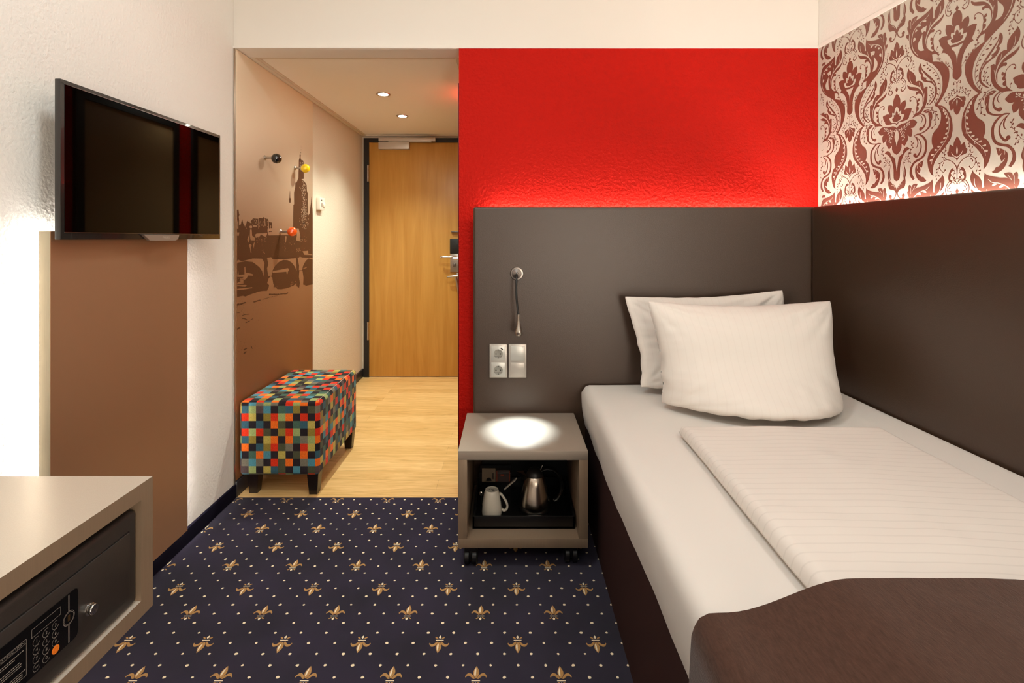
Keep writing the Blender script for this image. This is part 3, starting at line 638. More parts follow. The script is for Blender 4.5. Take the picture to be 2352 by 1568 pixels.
stroke(c3((500, 115), (600, 82), (700, 130), (768, 220), (785, 340), (770, 480), (720, 580), (640, 645), (540, 705), (475, 800), (450, 900), (460, 1000), (520, 1100)), [8, 30, 42, 48, 50, 52, 50, 48, 48, 50, 56, 66, 50])
stroke(c3((505, 118), (600, 175), (658, 270), (672, 380), (645, 490), (590, 575), (540, 580)), [6, 14, 24, 30, 36, 46, 60]); dot(535, 552+2940, 40)
stroke(c3((505, 118), (570, 180), (598, 260), (590, 340), (558, 395)), [6, 24, 28, 22, 5])
shape(c3((735, 660, 1), (720, 740), (700, 822), (670, 828), (632, 795, 1), (665, 860), (660, 920), (640, 955), (588, 910, 1), (610, 960), (660, 1000), (690, 1040), (740, 1045), (760, 1085, 1), (810, 1112, 1), (780, 1145), (700, 1155), (620, 1110), (565, 1020), (545, 920), (550, 830), (590, 770), (660, 705)))
stroke(c3((680, 690), (675, 730), (668, 750)), [3, 8, 4], LITE, 1); stroke(c3((592, 770), (590, 820), (598, 850)), [3, 8, 4], LITE, 1)
stroke(c3((265, 900), (268, 800), (290, 700), (345, 645), (400, 540), (440, 450), (478, 370), (462, 260)), [4, 6, 8, 9, 9, 9, 8, 5]); stroke(c3((345, 645), (390, 660), (430, 720)), 8)
for a in ((295, 722, 0), (295, 650, 270), (337, 590, 280), (385, 575, 0), (400, 510, 290), (430, 503, 0), (440, 430, 270), (482, 385, 330), (460, 335, 250), (487, 290, 300), (455, 258, 250), (385, 692, 70), (412, 622, 310), (432, 708, 80)): leafat(a[0], a[1]+2940, a[2], 50, 26)
stroke(c1((1040, 1165), (1020, 1240), (1040, 1330), (1110, 1395), (1240, 1450), (1355, 1565)), [8, 9, 9, 8, 8, 6])
for a in ((1008, 1222, 240), (1037, 1238, 300), (1018, 1332, 200), (1065, 1322, 300), (1120, 1393, 260), (1205, 1410, 260), (1255, 1432, 290), (1270, 1495, 150)): leafat(a[0], a[1], a[2], 52, 26)
wp = part(paper, 'wallpaper', [M['paper'], M['damask']], wr, 'pale wallpaper printed with large reddish-brown damask flowers')

# ------------------------------------------------------------------ printed metal mural in the hall
XM = -1.2415
def MP(px, py):
    y = -XM*F/(CX-px); return Vector((XM, y, H-(py-CY)*y/F))
root = thing('wall_mural', 'tall brushed metal wall panel printed with a river, bridge and church tower skyline', 'wall panel', (XM-.004, 2.73, 1.0))
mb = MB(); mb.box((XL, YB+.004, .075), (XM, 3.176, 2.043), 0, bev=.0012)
def mu(pts, m=1, off=.0003, sm=0):
    q = [(min(max(p[0], 544.3), 718.4), p[1]) for p in pts]
    n = len(mb.v); 
    for a, b in q:
        v = MP(a, b); v.x += off; mb.v.append(v)
    for t in tessellate_polygon([[Vector((a, b, 0)) for a, b in q]]): mb.face([n+i for i in t], m)
def m2(*p): return [(540+a/8.476, 480+b/8.476) for a, b in p]
def m3(*p): return [(540+a/8.476, 650+b/8.476) for a, b in p]
def m1(*p): return [(540+a/9.22, 330+b/9.22) for a, b in p]
big = (m2((0, 10), (30, 14), (65, 10), (75, 90), (85, 110), (70, 150), (78, 220), (75, 310), (110, 300), (120, 250), (135, 190), (150, 250), (160, 290), (200, 330), (215, 290), (232, 228), (300, 272), (322, 270), (300, 240), (350, 180), (445, 188), (462, 170), (540, 180), (546, 152), (600, 185), (640, 190), (650, 240), (640, 330), (628, 430), (650, 512), (870, 508), (1128, 508), (1128, 0))
       + m1((1228, 1560), (1232, 1295), (1250, 1280), (1248, 1030), (1272, 930), (1276, 822), (1300, 822), (1340, 720), (1342, 600), (1348, 450), (1348, 350), (1368, 290), (1366, 235), (1380, 215), (1390, 240), (1386, 300), (1400, 345), (1440, 352), (1450, 400), (1448, 560), (1456, 640), (1455, 745), (1400, 750), (1470, 800), (1515, 880), (1518, 990), (1538, 1060), (1540, 1400), (1545, 1520), (1575, 1480), (1590, 1360), (1606, 1240), (1612, 1110), (1622, 1240), (1640, 1400), (1652, 1530))
       + m2((1512, 100), (1512, 1465), (1450, 1475), (1360, 1500)) + m3((1370, 40), (1260, 10), (1245, 90), (1200, 60), (1190, 0), (1140, 45), (1060, 80), (1000, 98), (900, 118), (820, 115), (800, 90), (720, 62), (640, 100), (620, 150), (540, 150), (450, 165), (380, 195), (330, 208), (270, 230), (200, 262), (150, 245), (0, 272)))
mu(big)
LT = lambda *p: mu(m2(*p), 0, .0006)
LT((0, 1010), (30, 1010), (60, 985), (130, 1020), (230, 990), (345, 960), (520, 965), (545, 1000), (570, 1060), (558, 1150), (550, 1315), (520, 1200), (470, 1130), (420, 1090), (340, 1030), (200, 1015), (60, 1040), (0, 1065))
LT((620, 950), (700, 935), (720, 970), (950, 978), (1185, 950), (1197, 1205), (1160, 1120), (1100, 1040), (1020, 995), (940, 988), (850, 1030), (780, 1100), (740, 1170), (722, 1205), (705, 1300), (640, 1300), (620, 1150), (645, 1080))
LT((690, 1308), (720, 1330), (740, 1450), (762, 1480), (715, 1568), (640, 1568), (660, 1480), (622, 1440), (650, 1350))
LT((1215, 960), (1260, 925), (1300, 940), (1512, 950), (1512, 985), (1430, 960), (1370, 1010), (1320, 1110), (1300, 1190), (1240, 1190), (1245, 1100))
LT((1250, 1200), (1310, 1200), (1330, 1330), (1322, 1500), (1255, 1568), (1262, 1440), (1240, 1320))
LT((725, 1210), (900, 1175), (1030, 1150), (1045, 1185), (1022, 1225), (1020, 1260), (1000, 1255), (998, 1218), (730, 1242))
LT((0, 1290), (60, 1200), (70, 1280), (180, 1270), (178, 1130), (195, 1120), (205, 1240), (250, 1240), (350, 1270), (345, 1295), (252, 1292), (220, 1350), (160, 1390), (160, 1450), (0, 1468), (0, 1440), (110, 1400), (90, 1370), (170, 1320), (30, 1320))
LT((0, 1480), (200, 1475), (230, 1490), (190, 1512), (60, 1500), (0, 1500)); LT((0, 1568), (0, 1550), (330, 1520), (335, 1535), (150, 1568))
LT((1300, 1170), (1390, 1125), (1390, 1145), (1310, 1168)); LT((970, 525), (1005, 530), (990, 640), (970, 660)); LT((1200, 520), (1190, 380), (1235, 380), (1270, 520), (1265, 600), (1310, 640), (1185, 610))
LT((290, 400), (320, 400), (330, 520), (385, 560), (380, 610), (300, 605), (285, 520)); LT((235, 590), (275, 490), (280, 600), (250, 660)); LT((345, 700), (385, 620), (360, 760)); LT((420, 475), (625, 470), (600, 545), (540, 520), (500, 490), (480, 530), (400, 560), (385, 500))
for cx_, cy_, r in ((305, 348, 28), (292, 712, 28)): LT(*[(cx_+r*math.cos(q*math.pi/6), cy_+r*math.sin(q*math.pi/6)) for q in range(12)])
LT((280, 740), (305, 740), (315, 855), (300, 850), (290, 780)); LT((448, 180), (458, 180), (456, 380), (450, 385)); LT((160, 300), (170, 305), (230, 385), (222, 385))
LT((330, 280), (345, 310), (420, 320), (430, 345), (350, 345)); LT((570, 180), (582, 190), (590, 330), (575, 335)); LT((1310, 820), (1420, 812), (1425, 870), (1500, 880), (1500, 895), (1350, 890))
LT((20, 240), (60, 220), (60, 380), (5, 380)); LT((0, 455), (80, 455), (70, 520), (0, 520)); LT((0, 560), (30, 560), (25, 650), (0, 655))
rr = random.Random(11)
def speck(cx_, cy_, w_, h_, fn, mm, off):
    k = rr.randint(4, 6); a0 = rr.random()*6
    mu(fn(*[(cx_+w_*rr.uniform(.6, 1.1)*math.cos(a0+q*2*math.pi/k), cy_+h_*rr.uniform(.6, 1.1)*math.sin(a0+q*2*math.pi/k)) for q in range(k)]), mm, off)
for _ in range(150):      # tracery of the tower
    t = rr.random(); y_ = 780+t*760; xc = 1440+rr.gauss(0, 22)+t*20
    speck(xc+rr.uniform(-22, 55)*(.5+t*.5), y_, rr.uniform(3, 8), rr.uniform(6, 20), m1, 0, .0006)
for _ in range(90): speck(1340+rr.gauss(0, 42), rr.uniform(0, 390), rr.uniform(3, 12), rr.uniform(6, 24), m2, 0, .0006)
for _ in range(14): speck(rr.uniform(1365, 1390), rr.uniform(370, 580), 6, 26, m1, 0, .0006); speck(rr.uniform(1410, 1435), rr.uniform(380, 560), 4, 14, m1, 0, .0006)
for x0_, x1_, y0_, y1_, n_, w_, h_ in ((345, 440, 200, 300, 14, 8, 12), (470, 640, 230, 350, 26, 7, 18), (400, 620, 540, 660, 28, 6, 15), (960, 980, 660, 900, 7, 7, 20), (1040, 1180, 560, 700, 14, 6, 10), (1200, 1270, 750, 830, 8, 10, 16), (1270, 1400, 570, 630, 14, 16, 9), (0, 60, 150, 380, 12, 8, 14), (540, 600, 790, 860, 3, 10, 22), (720, 830, 1480, 1540, 10, 12, 6), (1060, 1190, 1400, 1500, 12, 14, 8), (0, 160, 1290, 1460, 12, 18, 8)):
    for _ in range(n_): speck(rr.uniform(x0_, x1_), rr.uniform(y0_, y1_), rr.uniform(.5, 1.1)*w_, rr.uniform(.5, 1.1)*h_, m2, 0, .0006)
for _ in range(60): speck(rr.uniform(10, 1480), rr.uniform(420, 940), 3, 5, m2, 0, .0006)
DK = lambda *p: mu(m2(*p), 1, .0009)
for i in range(16): x_ = 725+i*29; DK((x_, 925), (x_+16, 925), (x_+8, 975-8*(i % 2)))
for i in range(13): x_ = 20+i*40; y_ = 1000-i*3.6; DK((x_, y_-50), (x_+24, y_-52), (x_+12, y_+8))
for i in range(8): x_ = 1310+i*26; DK((x_, 920), (x_+14, 920), (x_+7, 962))
DK((655, 250), (715, 262), (712, 375), (690, 370), (700, 330), (680, 300), (672, 380), (660, 375)); DK((650, 430), (712, 432), (712, 445), (680, 442), (676, 452))
D1 = lambda *p: mu(m1(*p), 1, .0003)
D1((1158, 1000), (1164, 1000), (1168, 1150), (1182, 1160), (1176, 1245), (1146, 1245), (1138, 1160), (1152, 1150)); D1((1388, 172), (1396, 180), (1390, 205), (1384, 200)); D1((1393, 118), (1399, 118), (1396, 150)); D1((1396, 62), (1400, 66), (1398, 82))
def mst(fn, pts, w_):
    L = smooth_line([(a, b, 0) for a, b in pts], 3)
    for i in range(len(L)-1):
        a, b = L[i], L[i+1]; t = (b-a).normalized(); q = Vector((-t.y, t.x, 0))*w_/2
        wob = [rr.uniform(.6, 1.25) for _ in range(4)]
        mu(fn((a.x+q.x*wob[0], a.y+q.y*wob[0]), (b.x+q.x*wob[1], b.y+q.y*wob[1]), (b.x-q.x*wob[2], b.y-q.y*wob[2]), (a.x-q.x*wob[3], a.y-q.y*wob[3])), 1, .0003)
for pts, w_ in (([(660, 216), (760, 218), (860, 216)], 24), ([(872, 214), (940, 208), (1010, 205), (1025, 180)], 20), ([(358, 368), (430, 348), (492, 328)], 24), ([(0, 430), (50, 420), (85, 408)], 42), ([(100, 412), (150, 392), (212, 376)], 26), ([(536, 316), (600, 298), (668, 278)], 9), ([(690, 272), (740, 260)], 9), ([(760, 256), (835, 243)], 6), ([(135, 632), (190, 612), (280, 604)], 14), ([(135, 688), (180, 690), (235, 716)], 16), ([(200, 770), (240, 755), (282, 734)], 16), ([(300, 716), (350, 688)], 12), ([(30, 905), (60, 880), (96, 872)], 24), ([(0, 580), (84, 574)], 12), ([(0, 550), (25, 515)], 12), ([(0, 925), (20, 910)], 14), ([(165, 1305), (195, 1282), (228, 1268)], 22), ([(310, 1230), (335, 1275)], 20), ([(165, 1375), (220, 1332)], 22)):
    mst(m3, pts, w_)
for _ in range(150):
    t = rr.random(); x_ = t*t*760+5
    y_ = rr.choice((440-t*120+rr.gauss(0, 40), 620-t*60+rr.gauss(0, 90), 1180-t*130+rr.gauss(0, 60), 1390-t*250+rr.gauss(0, 30)))
    speck(x_, min(y_, 1440), rr.uniform(2.5, 7)*(1.1-t*.5), rr.uniform(2.5, 8)*(1.1-t*.5), m3, 1, .0003)
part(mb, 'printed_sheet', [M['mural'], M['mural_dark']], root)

# three ball hooks on the mural
def hook(px, py, ballx, bally, m, label, r):
    b = MP(px, py); t = thing('coat_hook', label, 'coat hook', b, 'round coat hooks on the metal mural')
    X = Matrix.Translation(b) @ Matrix.Rotation(math.radians(90), 4, 'Y')
    part(MB().lathe([(.0, -.002), (.0125, -.001), (.0125, .003), (.009, .007), (.0055, .009), (.0055, .045)], 20, xf=X), 'pin', M['steel'], t, 'short steel pin')
    x = (ballx-CX)*b.y/F; c = Vector((x, b.y, H-(bally-CY)*b.y/F))
    bm = bmesh.new(); bmesh.ops.create_uvsphere(bm, u_segments=32, v_segments=20, radius=r); mb = MB(); mb.addbm(bm, 0, Matrix.Translation(c), True)
    part(mb, 'ball', m, t)
hook(608, 362, 635, 364, M['knob_black'], 'coat hook with a glossy black ball, leftmost on the metal mural', .0255)
hook(677, 385.5, 701.5, 386.5, M['knob_yellow'], 'coat hook with a bright yellow ball beside the printed tower top', .0255)
hook(644, 531.5, 671, 531.8, M['knob_orange'], 'coat hook with an orange ball, lowest on the metal mural', .0255)
# thermostat
t = thing('thermostat', 'small white room thermostat on the beige hall wall beside the mural', 'thermostat', (XL+.0035, 3.29, 1.40))
part(MB().box((XL+.0035, 3.243, 1.365), (XL+.03, 3.33, 1.445), bev=.003), 'housing', M['white_plastic'], t)
part(MB().lathe([(.016, 0), (.016, .005), (.012, .007)], 20, xf=Matrix.Translation((XL+.03, 3.308, 1.40)) @ Matrix.Rotation(math.radians(90), 4, 'Y')), 'dial', M['white_plastic'], t)
mb = MB(); mb.box((XL+.03, 3.262, 1.425), (XL+.031, 3.275, 1.432)); mb.box((XL+.03, 3.268, 1.385), (XL+.0318, 3.276, 1.41)); part(mb, 'switch', M['gunmetal'], t)
# ceiling downlights
for i, (dx, dy, lb) in enumerate(((-.7625, 3.05, 'round recessed ceiling downlight nearer the room'), (-.7625, 3.594, 'round recessed ceiling downlight nearer the entrance door'))):
    t = thing('downlight', lb, 'ceiling light', (dx, dy, HC), 'recessed downlights in the hall ceiling')
    X = Matrix.Translation((dx, dy, HC))
    part(MB().lathe([(.030, -.001), (.030, -.004), (.041, -.005), (.0425, -.001), (.0425, .0)], 36, xf=X), 'trim_ring', M['steel'], t)
    part(MB().lathe([(.0, -.003), (.0295, -.003), (.0295, -.001)], 30, xf=X), 'lamp', M['lamp_glow'], t)
# ------------------------------------------------------------------ television and its wall board
TX = -1.168; TY0, TY1, TZ0, TZ1 = 1.305, 2.03, 1.176, 1.597
t = thing('television', 'flat black television mounted high on the white left wall', 'television', (TX-.02, (TY0+TY1)/2, TZ0))
part(MB().box((TX-.016, TY0, TZ0), (TX, TY1, TZ1), bev=.0025), 'bezel', M['bezel'] if 'bezel' in M else mat('tv_bezel', (34, 30, 28), .25, coat=.4), t)
part(MB().box((TX-.045, TY0+.08, TZ0+.04), (TX-.016, TY1-.08, TZ1-.09), bev=.012), 'rear_housing', M['black'], t)
mb = MB(); mb.box((TX, TY0+.012, TZ0+.020), (TX+.0012, TY1-.012, TZ1-.012)); part(mb, 'screen', M['screen'], t)
mb = MB()
for a, b in (((TY0+.011, TZ0+.0185), (TY1-.011, TZ0+.020)), ((TY0+.011, TZ1-.012), (TY1-.011, TZ1-.0108)), ((TY1-.012, TZ0+.0185), (TY1-.0108, TZ1-.012))):
    mb.box((TX, a[0], a[1]), (TX+.0018, b[0], b[1]))
part(mb, 'screen_edge', M['gunmetal'], t)
yl0 = 1.168*F/(CX-322); yl1 = 1.168*F/(CX-405)
mb = MB(); n = 0
pts = [(yl0, TZ0+.016), (yl1, TZ0+.016), (yl1-.006, TZ0+.002), (yl1-.02, TZ0-.004), (yl0+.03, TZ0-.004)]
mb.prism(pts, lambda a, b: (TX+.0005, a, b), 0, (.010, 0, 0)); lg = part(mb, 'logo_bar', M['logo'], t, 'grey metallic wedge under the screen')
text_mesh('PHILIPS', .0105, lambda a, b: (TX+.0112, (yl0+yl1)/2+.018+a, TZ0+.0065+b), M['silver_plastic2'], 'lettering', lg)
mb = MB(); mb.box((XL, 1.60, 1.30), (TX-.045, 1.75, 1.46), bev=.004); part(mb, 'wall_bracket', M['black'], t)
# board below
t = thing('wall_board', 'tall brown metal-faced board standing off the wall under the television', 'wall panel', (-1.22, 1.56, .09))
BX0, BX1, BY0, BY1 = -1.2315, -1.2005, 1.312, 1.872
part(MB().box((BX0, BY0, .088), (BX1-.0015, BY1, 1.1985), bev=.0008), 'core', M['board_edge'] if 'board_edge' in M else mat('brushed_edge', (196, 184, 158), .4, metal=.3, bump=(400, .3, .0004, (1, 1, .05)), var=(300, .06, (1, 1, .04))), t, 'light brushed edge of the board')
part(MB().box((BX1-.0015, BY0+.001, .0885), (BX1, BY1, 1.198)), 'face', M['brownpanel'], t, 'smooth brown face')
part(MB().box((XL, BY0+.05, .12), (BX0, BY1-.05, 1.12)), 'batten', M['black'], t)
part(MB().box((BX0-.008, BY0+.012, .10), (BX0-.0005, BY0+.022, 1.185)), 'led_strip', mat('led_wall', (255, 250, 240), .5, emit=((1, .97, .92), 280)), t, 'bright light strip behind the near edge')

part(MB().box((BX0-.005, BY1-.030, .10), (BX0-.0005, BY1-.025, 1.12)), 'led_strip', mat('led_wall_dim', (255, 250, 240), .5, emit=((1, .97, .92), 230)), t, 'light strip behind the far edge')

# ------------------------------------------------------------------ headboards
t = thing('headboard', 'padded dark grey headboard panel across the red wall', 'headboard', (.6, 2.2, .0))
HX0 = (1087-CX)*2.18/F; HX1 = 1.316
def pad(x0, x1, y0, y1, z0, z1, r=.008):
    V, Fc, K = rgrid([x0, x0+r, x0+2*r]+lins(x0+3*r, x1-3*r, 12)+[x1-2*r, x1-r, x1], [y0, y0+r, y0+2*r, y1-2*r, y1-r, y1], [z0, z0+r, z0+2*r]+lins(z0+3*r, z1-3*r, 8)+[z1-2*r, z1-r, z1], r, 2)
    mb = MB(); mb.v = V
    for f in Fc: mb.face(f, 0, True)
    return mb
part(pad(HX0, HX1+.03, 2.18, 2.222, .02, 1.316), 'upholstery', M['leather'], t)
part(MB().box((HX0+.02, 2.2222, .02), (HX1-.03, YB-.0005, 1.270)), 'backing', M['black'], t)
mb = MB(); mb.box((HX0+.07, 2.260, 1.2705), (HX1-.02, 2.276, 1.292)); part(mb, 'led_strip', M['led'], t, 'hidden warm light strip behind the top edge')
part(MB().tube([(HX0+.006, 2.1805, .02), (HX0+.006, 2.1805, 1.312)], .0014, 6), 'piping', M['leather'], t)
# right panel follows the right wall
t = thing('headboard', 'long padded dark panel along the right wall beside the bed', 'headboard', tuple(RW(1.2, .06, 0)))
OFF = .103
mb = MB()
V, Fc, K = rgrid([0, .002, .008, .016]+lins(.03, 2.15, 24)+[2.17, 2.178], [0, .008, .016, .028, .036, .044], [.02, .028, .036]+lins(.06, 1.29, 8)+[1.30, 1.308, 1.316], .008, 2)
o0 = RW(2.1795, OFF); dr = (RW(1.178, OFF)-RW(2.178, OFF)).normalized(); nr = Vector((dr.y, -dr.x, 0)); nr = nr if nr.x > 0 else -nr
mb.v = [o0+dr*v.x+nr*v.y+Vector((0, 0, v.z)) for v in V]
for f in Fc: mb.face(f, 0, True)
part(mb, 'upholstery', M['leather'], t)
mb = MB(); slab(mb, 2.15, 0.03, .02, 1.270, OFF-.0445, .003); part(mb, 'backing', M['black'], t)
mb = MB(); slab(mb, 2.17, 0.1, 1.2705, 1.290, .028, .008); part(mb, 'led_strip', M['led2'], t, 'hidden warm light strip behind the top edge')

# ------------------------------------------------------------------ bed
t = thing('bed', 'single bed base with mattress under a fitted white sheet against the dark padded panels', 'bed', (.8, 1.1, 0))
BXL = .325; XR = lambda y: 1.318+.068*(2.178-y)-.012
mb = MB(); n0 = len(mb.v)
for (x, y, z) in ((.332, 2.168, 0), (XR(2.168), 2.168, 0), (XR(.15), .15, 0), (.332, .15, 0)): mb.v += [Vector((x, y, 0)), Vector((x, y, .40))]
for a, b in ((0, 2), (2, 4), (4, 6), (6, 0)): mb.face((a, b, b+1, a+1))
mb.face((0, 2, 4, 6)); mb.face((1, 7, 5, 3)); part(mb, 'bed_base', M['valance'], t, 'dark brown upholstered box base')
V, Fc, K = rgrid(lins(0, .06, 4)+lins(.06, .94, 22)[1:]+lins(.94, 1, 4)[1:], lins(0, .04, 3)+lins(.04, .96, 40)[1:]+lins(.96, 1, 3)[1:], lins(0, 1, 10), 1e-4, 1)
mb = MB(); R = .034
for v in V:
    y = .15+v.y*2.018; zt = .553+.0*v.x
    k = max(0, (v.x-.6)/.4); zt += k*(.022*(y-1.33)/.7+.0 if y > 1.0 else -.012)-.0*(1-v.y)
    zt += .003*noise.noise(Vector((v.x*2, y*2, 0)))
    z0 = .352+.010*math.sin(y*7)*(v.x < .5); z = z0+v.z*(zt-z0)
    xl = .318 + .016*(1-v.z)**1.5 - .006*math.sin(v.z*math.pi) + .0035*noise.noise(Vector((y*6, v.z*2, 3)))*(1-v.z)
    xr = XR(y); x = xl+v.x*(xr-xl)
    # round top edges
    p = Vector((x, y, z)); q = Vector((min(max(x, xl+R), xr-R*.6), min(y, 2.168-R*.7), min(z, zt-R))); d = p-q
    if d.length > R and d.z > 0: p = q+d*(R/d.length)
    mb.v.append(p)
for f in Fc: mb.face(f, 0, True)
part(mb, 'mattress', M['white_cloth'], t, 'mattress in a smooth white fitted sheet')

def mtop(x, y):
    k = max(0, ((x-.318)/1.02-.6)/.4); z = .553+k*(.022*(y-1.33)/.7 if y > 1.0 else -.012)
    return z
# duvet
t = thing('duvet', 'folded white duvet with thin satin stripes lying on the sheet', 'duvet', (.85, .9, .56))
X0, X1, DY0, DY1 = .528, 1.172, -.1, 1.575; DT = .046
def duv(x, y):                                            # upper surface of the duvet
    k = max(0., (x-.85)/.33)
    return mtop(x, y)+DT-.014*min(1, k)+.007*noise.noise(Vector((x*2.6, y*2.2, 0)))+.0022*noise.noise(Vector((x*7, y*11, 5)))+.0014*noise.noise(Vector((x*16, y*30, 8)))
V, Fc, K = rgrid(lins(0, .05, 6)+lins(.05, .95, 40)[1:]+lins(.95, 1, 5)[1:], lins(0, .97, 70)+lins(.97, 1, 6)[1:], lins(0, 1, 10), 1e-4, 1)
mb = MB()
for v in V:
    y = DY0+v.y*(DY1-DY0); xa = X0+.007*math.sin(y*5.2)-.01*max(0, .9-y); xb = X1+.05*max(0, 1.5-y)*.5
    x = xa+v.x*(xb-xa); y += (.020*v.x-.012*math.sin(v.x*math.pi))*v.y**8+.004*noise.noise(Vector((x*5, 3, 1)))*v.y**8
    zb = mtop(x, y)+.003; zt = duv(x, y); hh = zt-zb; R_ = hh*.5
    z = zb+v.z*hh
    ex = min(x-xa, (xb-x)*.8); ey = (DY1-y)*.9 if v.y > .5 else 9; e = max(0, min(ex, ey))
    # rounded rim, and the lower layer tucked back a little
    if e < R_*1.15:
        q = e/(R_*1.15); f = math.sqrt(max(0, 1-(1-q)**2)); z = zb+R_*.75+(z-zb-R_*.75)*f
    mb.v.append(Vector((x, y, z)))
for f in Fc: mb.face(f, 0, True)
part(mb, 'cover', M['duvet'], t)
# bed runner
t = thing('bed_runner', 'dark brown woven runner draped over the duvet and the side of the bed', 'bed runner', (.8, .5, .56))
def dz_old(x, y):
    if x < .528-.03: return 0
    if x < .6: k = (x-(.528-.03))/(.102); return .050*(k*k*(3-2*k))
    if x < 1.15: return .050+.008*noise.noise(Vector((x*2.6, y*2.2, 0)))-.012*(max(0, x-.8))
    return .03
def dz(x, y):
    a, b = .36, .57
    k = min(1, max(0, (x-a)/(b-a))); k = k*k*(3-2*k)
    return k*(duv(max(x, .58), y)-mtop(x, y)+.004)
mb = MB(); NX, NY = 90, 44; us = []
XLR = .306; R2 = .03
for i in range(NX+1):
    s = -.46+i*(1.50/NX); us.append(s)
for thk in (0, 1):
    for i, s in enumerate(us):
        for j in range(NY+1):
            y = -.35+(.825+.35)*j/NY
            y += (.012*math.sin(max(0, s)*3.0)-.018*(s < .05)*0 + .01*noise.noise(Vector((s*3, 0, 2))))*(j/NY)
            if s < 0: x = XLR-.004*math.sin((s+y)*9)*min(1, -s*5)-.012*min(1, -s*3); z = .553-R2-.0+s+.012
            elif s < R2*1.5: a = s/(R2*1.5)*math.pi/2; x = XLR+R2*(1-math.cos(a)); z = .565-R2+R2*math.sin(a)
            else: x = XLR+R2+(s-R2*1.5); z = .565
            if s >= R2*1.5: z = mtop(x, y)+.0055+dz(x, y)+.0015*noise.noise(Vector((x*5, y*5, 9)))
            elif s >= 0: z = z-.565+.5585
            off = .004*thk
            mb.v.append(Vector((x-(off if s < 0 else off*.3), y, z+(off if s >= 0 else 0))))
L = (NX+1)*(NY+1); vi = lambda k, i, j: k*L+i*(NY+1)+j
for i in range(NX):
    for j in range(NY):
        for k in (0, 1): mb.face((vi(k, i, j), vi(k, i+1, j), vi(k, i+1, j+1), vi(k, i, j+1)), 0, True)
    for j in (0, NY): mb.face((vi(0, i, j), vi(0, i+1, j), vi(1, i+1, j), vi(1, i, j)), 0, True)
for j in range(NY):
    for i in (0, NX): mb.face((vi(0, i, j), vi(0, i, j+1), vi(1, i, j+1), vi(1, i, j)), 0, True)
part(mb, 'cloth', M['runner'], t)

# ------------------------------------------------------------------ pillows
def pillow(name, label, TL, TR, BR, BL, T, pinch, bulge, seed, group):
    TL, TR, BR, BL = map(Vector, (TL, TR, BR, BL)); cen = (TL+TR+BR+BL)/4
    t = thing(name, label, 'pillow', (BL+BR)/2, group)
    nrm = ((TR-TL).cross(TL-BL)).normalized(); nrm = nrm if nrm.y < 0 else -nrm
    NU, NV = 84, 64; mb = MB(); uv = []
    for side in (1, -1):
        for i in range(NU+1):
            for j in range(NV+1):
                u = -1+2*i/NU; v = -1+2*j/NV
                U = math.copysign(1-(1-abs(u))**1.35, u); Vv = math.copysign(1-(1-abs(v))**1.35, v)
                px_, pt_, pb_ = pinch; px_ = px_*(1-.45*Vv)
                cr_ = (abs(U)**7)*(abs(Vv)**7)*.02
                U0, V0 = U, Vv; U = U*(1-cr_); Vv = Vv*(1-cr_)
                uu = U*(1-px_*(1-Vv*Vv)**1.0); vv = Vv*(1-(pt_ if Vv > 0 else pb_)*(1-U*U))
                p = BL*(1-uu)*(1-vv)/4+BR*(1+uu)*(1-vv)/4+TR*(1+uu)*(1+vv)/4+TL*(1-uu)*(1+vv)/4
                U, Vv = U0, V0
                prof = max(0, (1-abs(U)**3.2)*(1-abs(Vv)**2.8))**.5
                prof *= 1-.22*Vv                                     # filling sinks to the bottom
                f = 4*(1-abs(U))*(1-abs(U)) ; 
                wr = 0
                edge = min(1, 6*(1-max(abs(U), abs(Vv))))
                # creases running in from the corners and along the rim
                ang = math.atan2(1-abs(Vv)+.05, 1-abs(U)+.05); rad = math.hypot(1-abs(U), 1-abs(Vv))
                wr += .020*noise.noise(Vector((ang*6+seed, rad*1.2, U*2)))*math.exp(-rad*1.8)*edge*min(1, rad*2.5)
                wr += .010*noise.noise(Vector((U*9+seed, Vv*2.2, 1)))*math.exp(-(1-abs(Vv))*4)*edge
                wr += .006*noise.noise(Vector((U*2.2, Vv*9+seed, 4)))*math.exp(-(1-abs(U))*5)*edge
                wr += .004*noise.noise(Vector((U*2+seed, Vv*2.5, 7)))
                q = p+nrm*side*(T*prof*(1.25 if side > 0 else .35)+wr*(1 if side > 0 else .6))+nrm*bulge*(1-U*U)*max(0, -Vv)**2
                rim = max(abs(U), abs(Vv))
                q += (p-cen).normalized()*.005*noise.noise(p*22)*max(0, rim-.9)*10*(1.6 if Vv < 0 else .5)
                mb.v.append(q); uv.append(((U+1)*.34, (Vv+1)*.25))
    L = (NU+1)*(NV+1); vi = lambda k, i, j: k*L+i*(NV+1)+j
    for k in (0, 1):
        for i in range(NU):
            for j in range(NV): mb.face((vi(k, i, j), vi(k, i+1, j), vi(k, i+1, j+1), vi(k, i, j+1)), 0, True)
    o = part(mb, 'pillowcase', M['pillow'], t); me = o.data
    ul = me.uv_layers.new(name='UVMap')
    for lp in me.loops: ul.data[lp.index].uv = uv[lp.vertex_index]
    bm = bmesh.new(); bm.from_mesh(me); bmesh.ops.remove_doubles(bm, verts=bm.verts[:], dist=.0002); bm.to_mesh(me); bm.free()
    return t
pillow('pillow', 'white striped pillow in front, leaning on the other one', (.528, 1.915, .943), (1.236, 1.915, .945), (1.196, 1.785, .564), (.556, 1.85, .570), .088, (.075, .115, -.075), .17, 1, 'white pillows on the bed')
pillow('pillow', 'white pillow behind, propped against the dark headboard', (.480, 2.09, .940), (1.160, 2.11, .965), (1.15, 2.00, .574), (.530, 2.02, .578), .040, (.07, .10, -.01), .04, 5, 'white pillows on the bed')

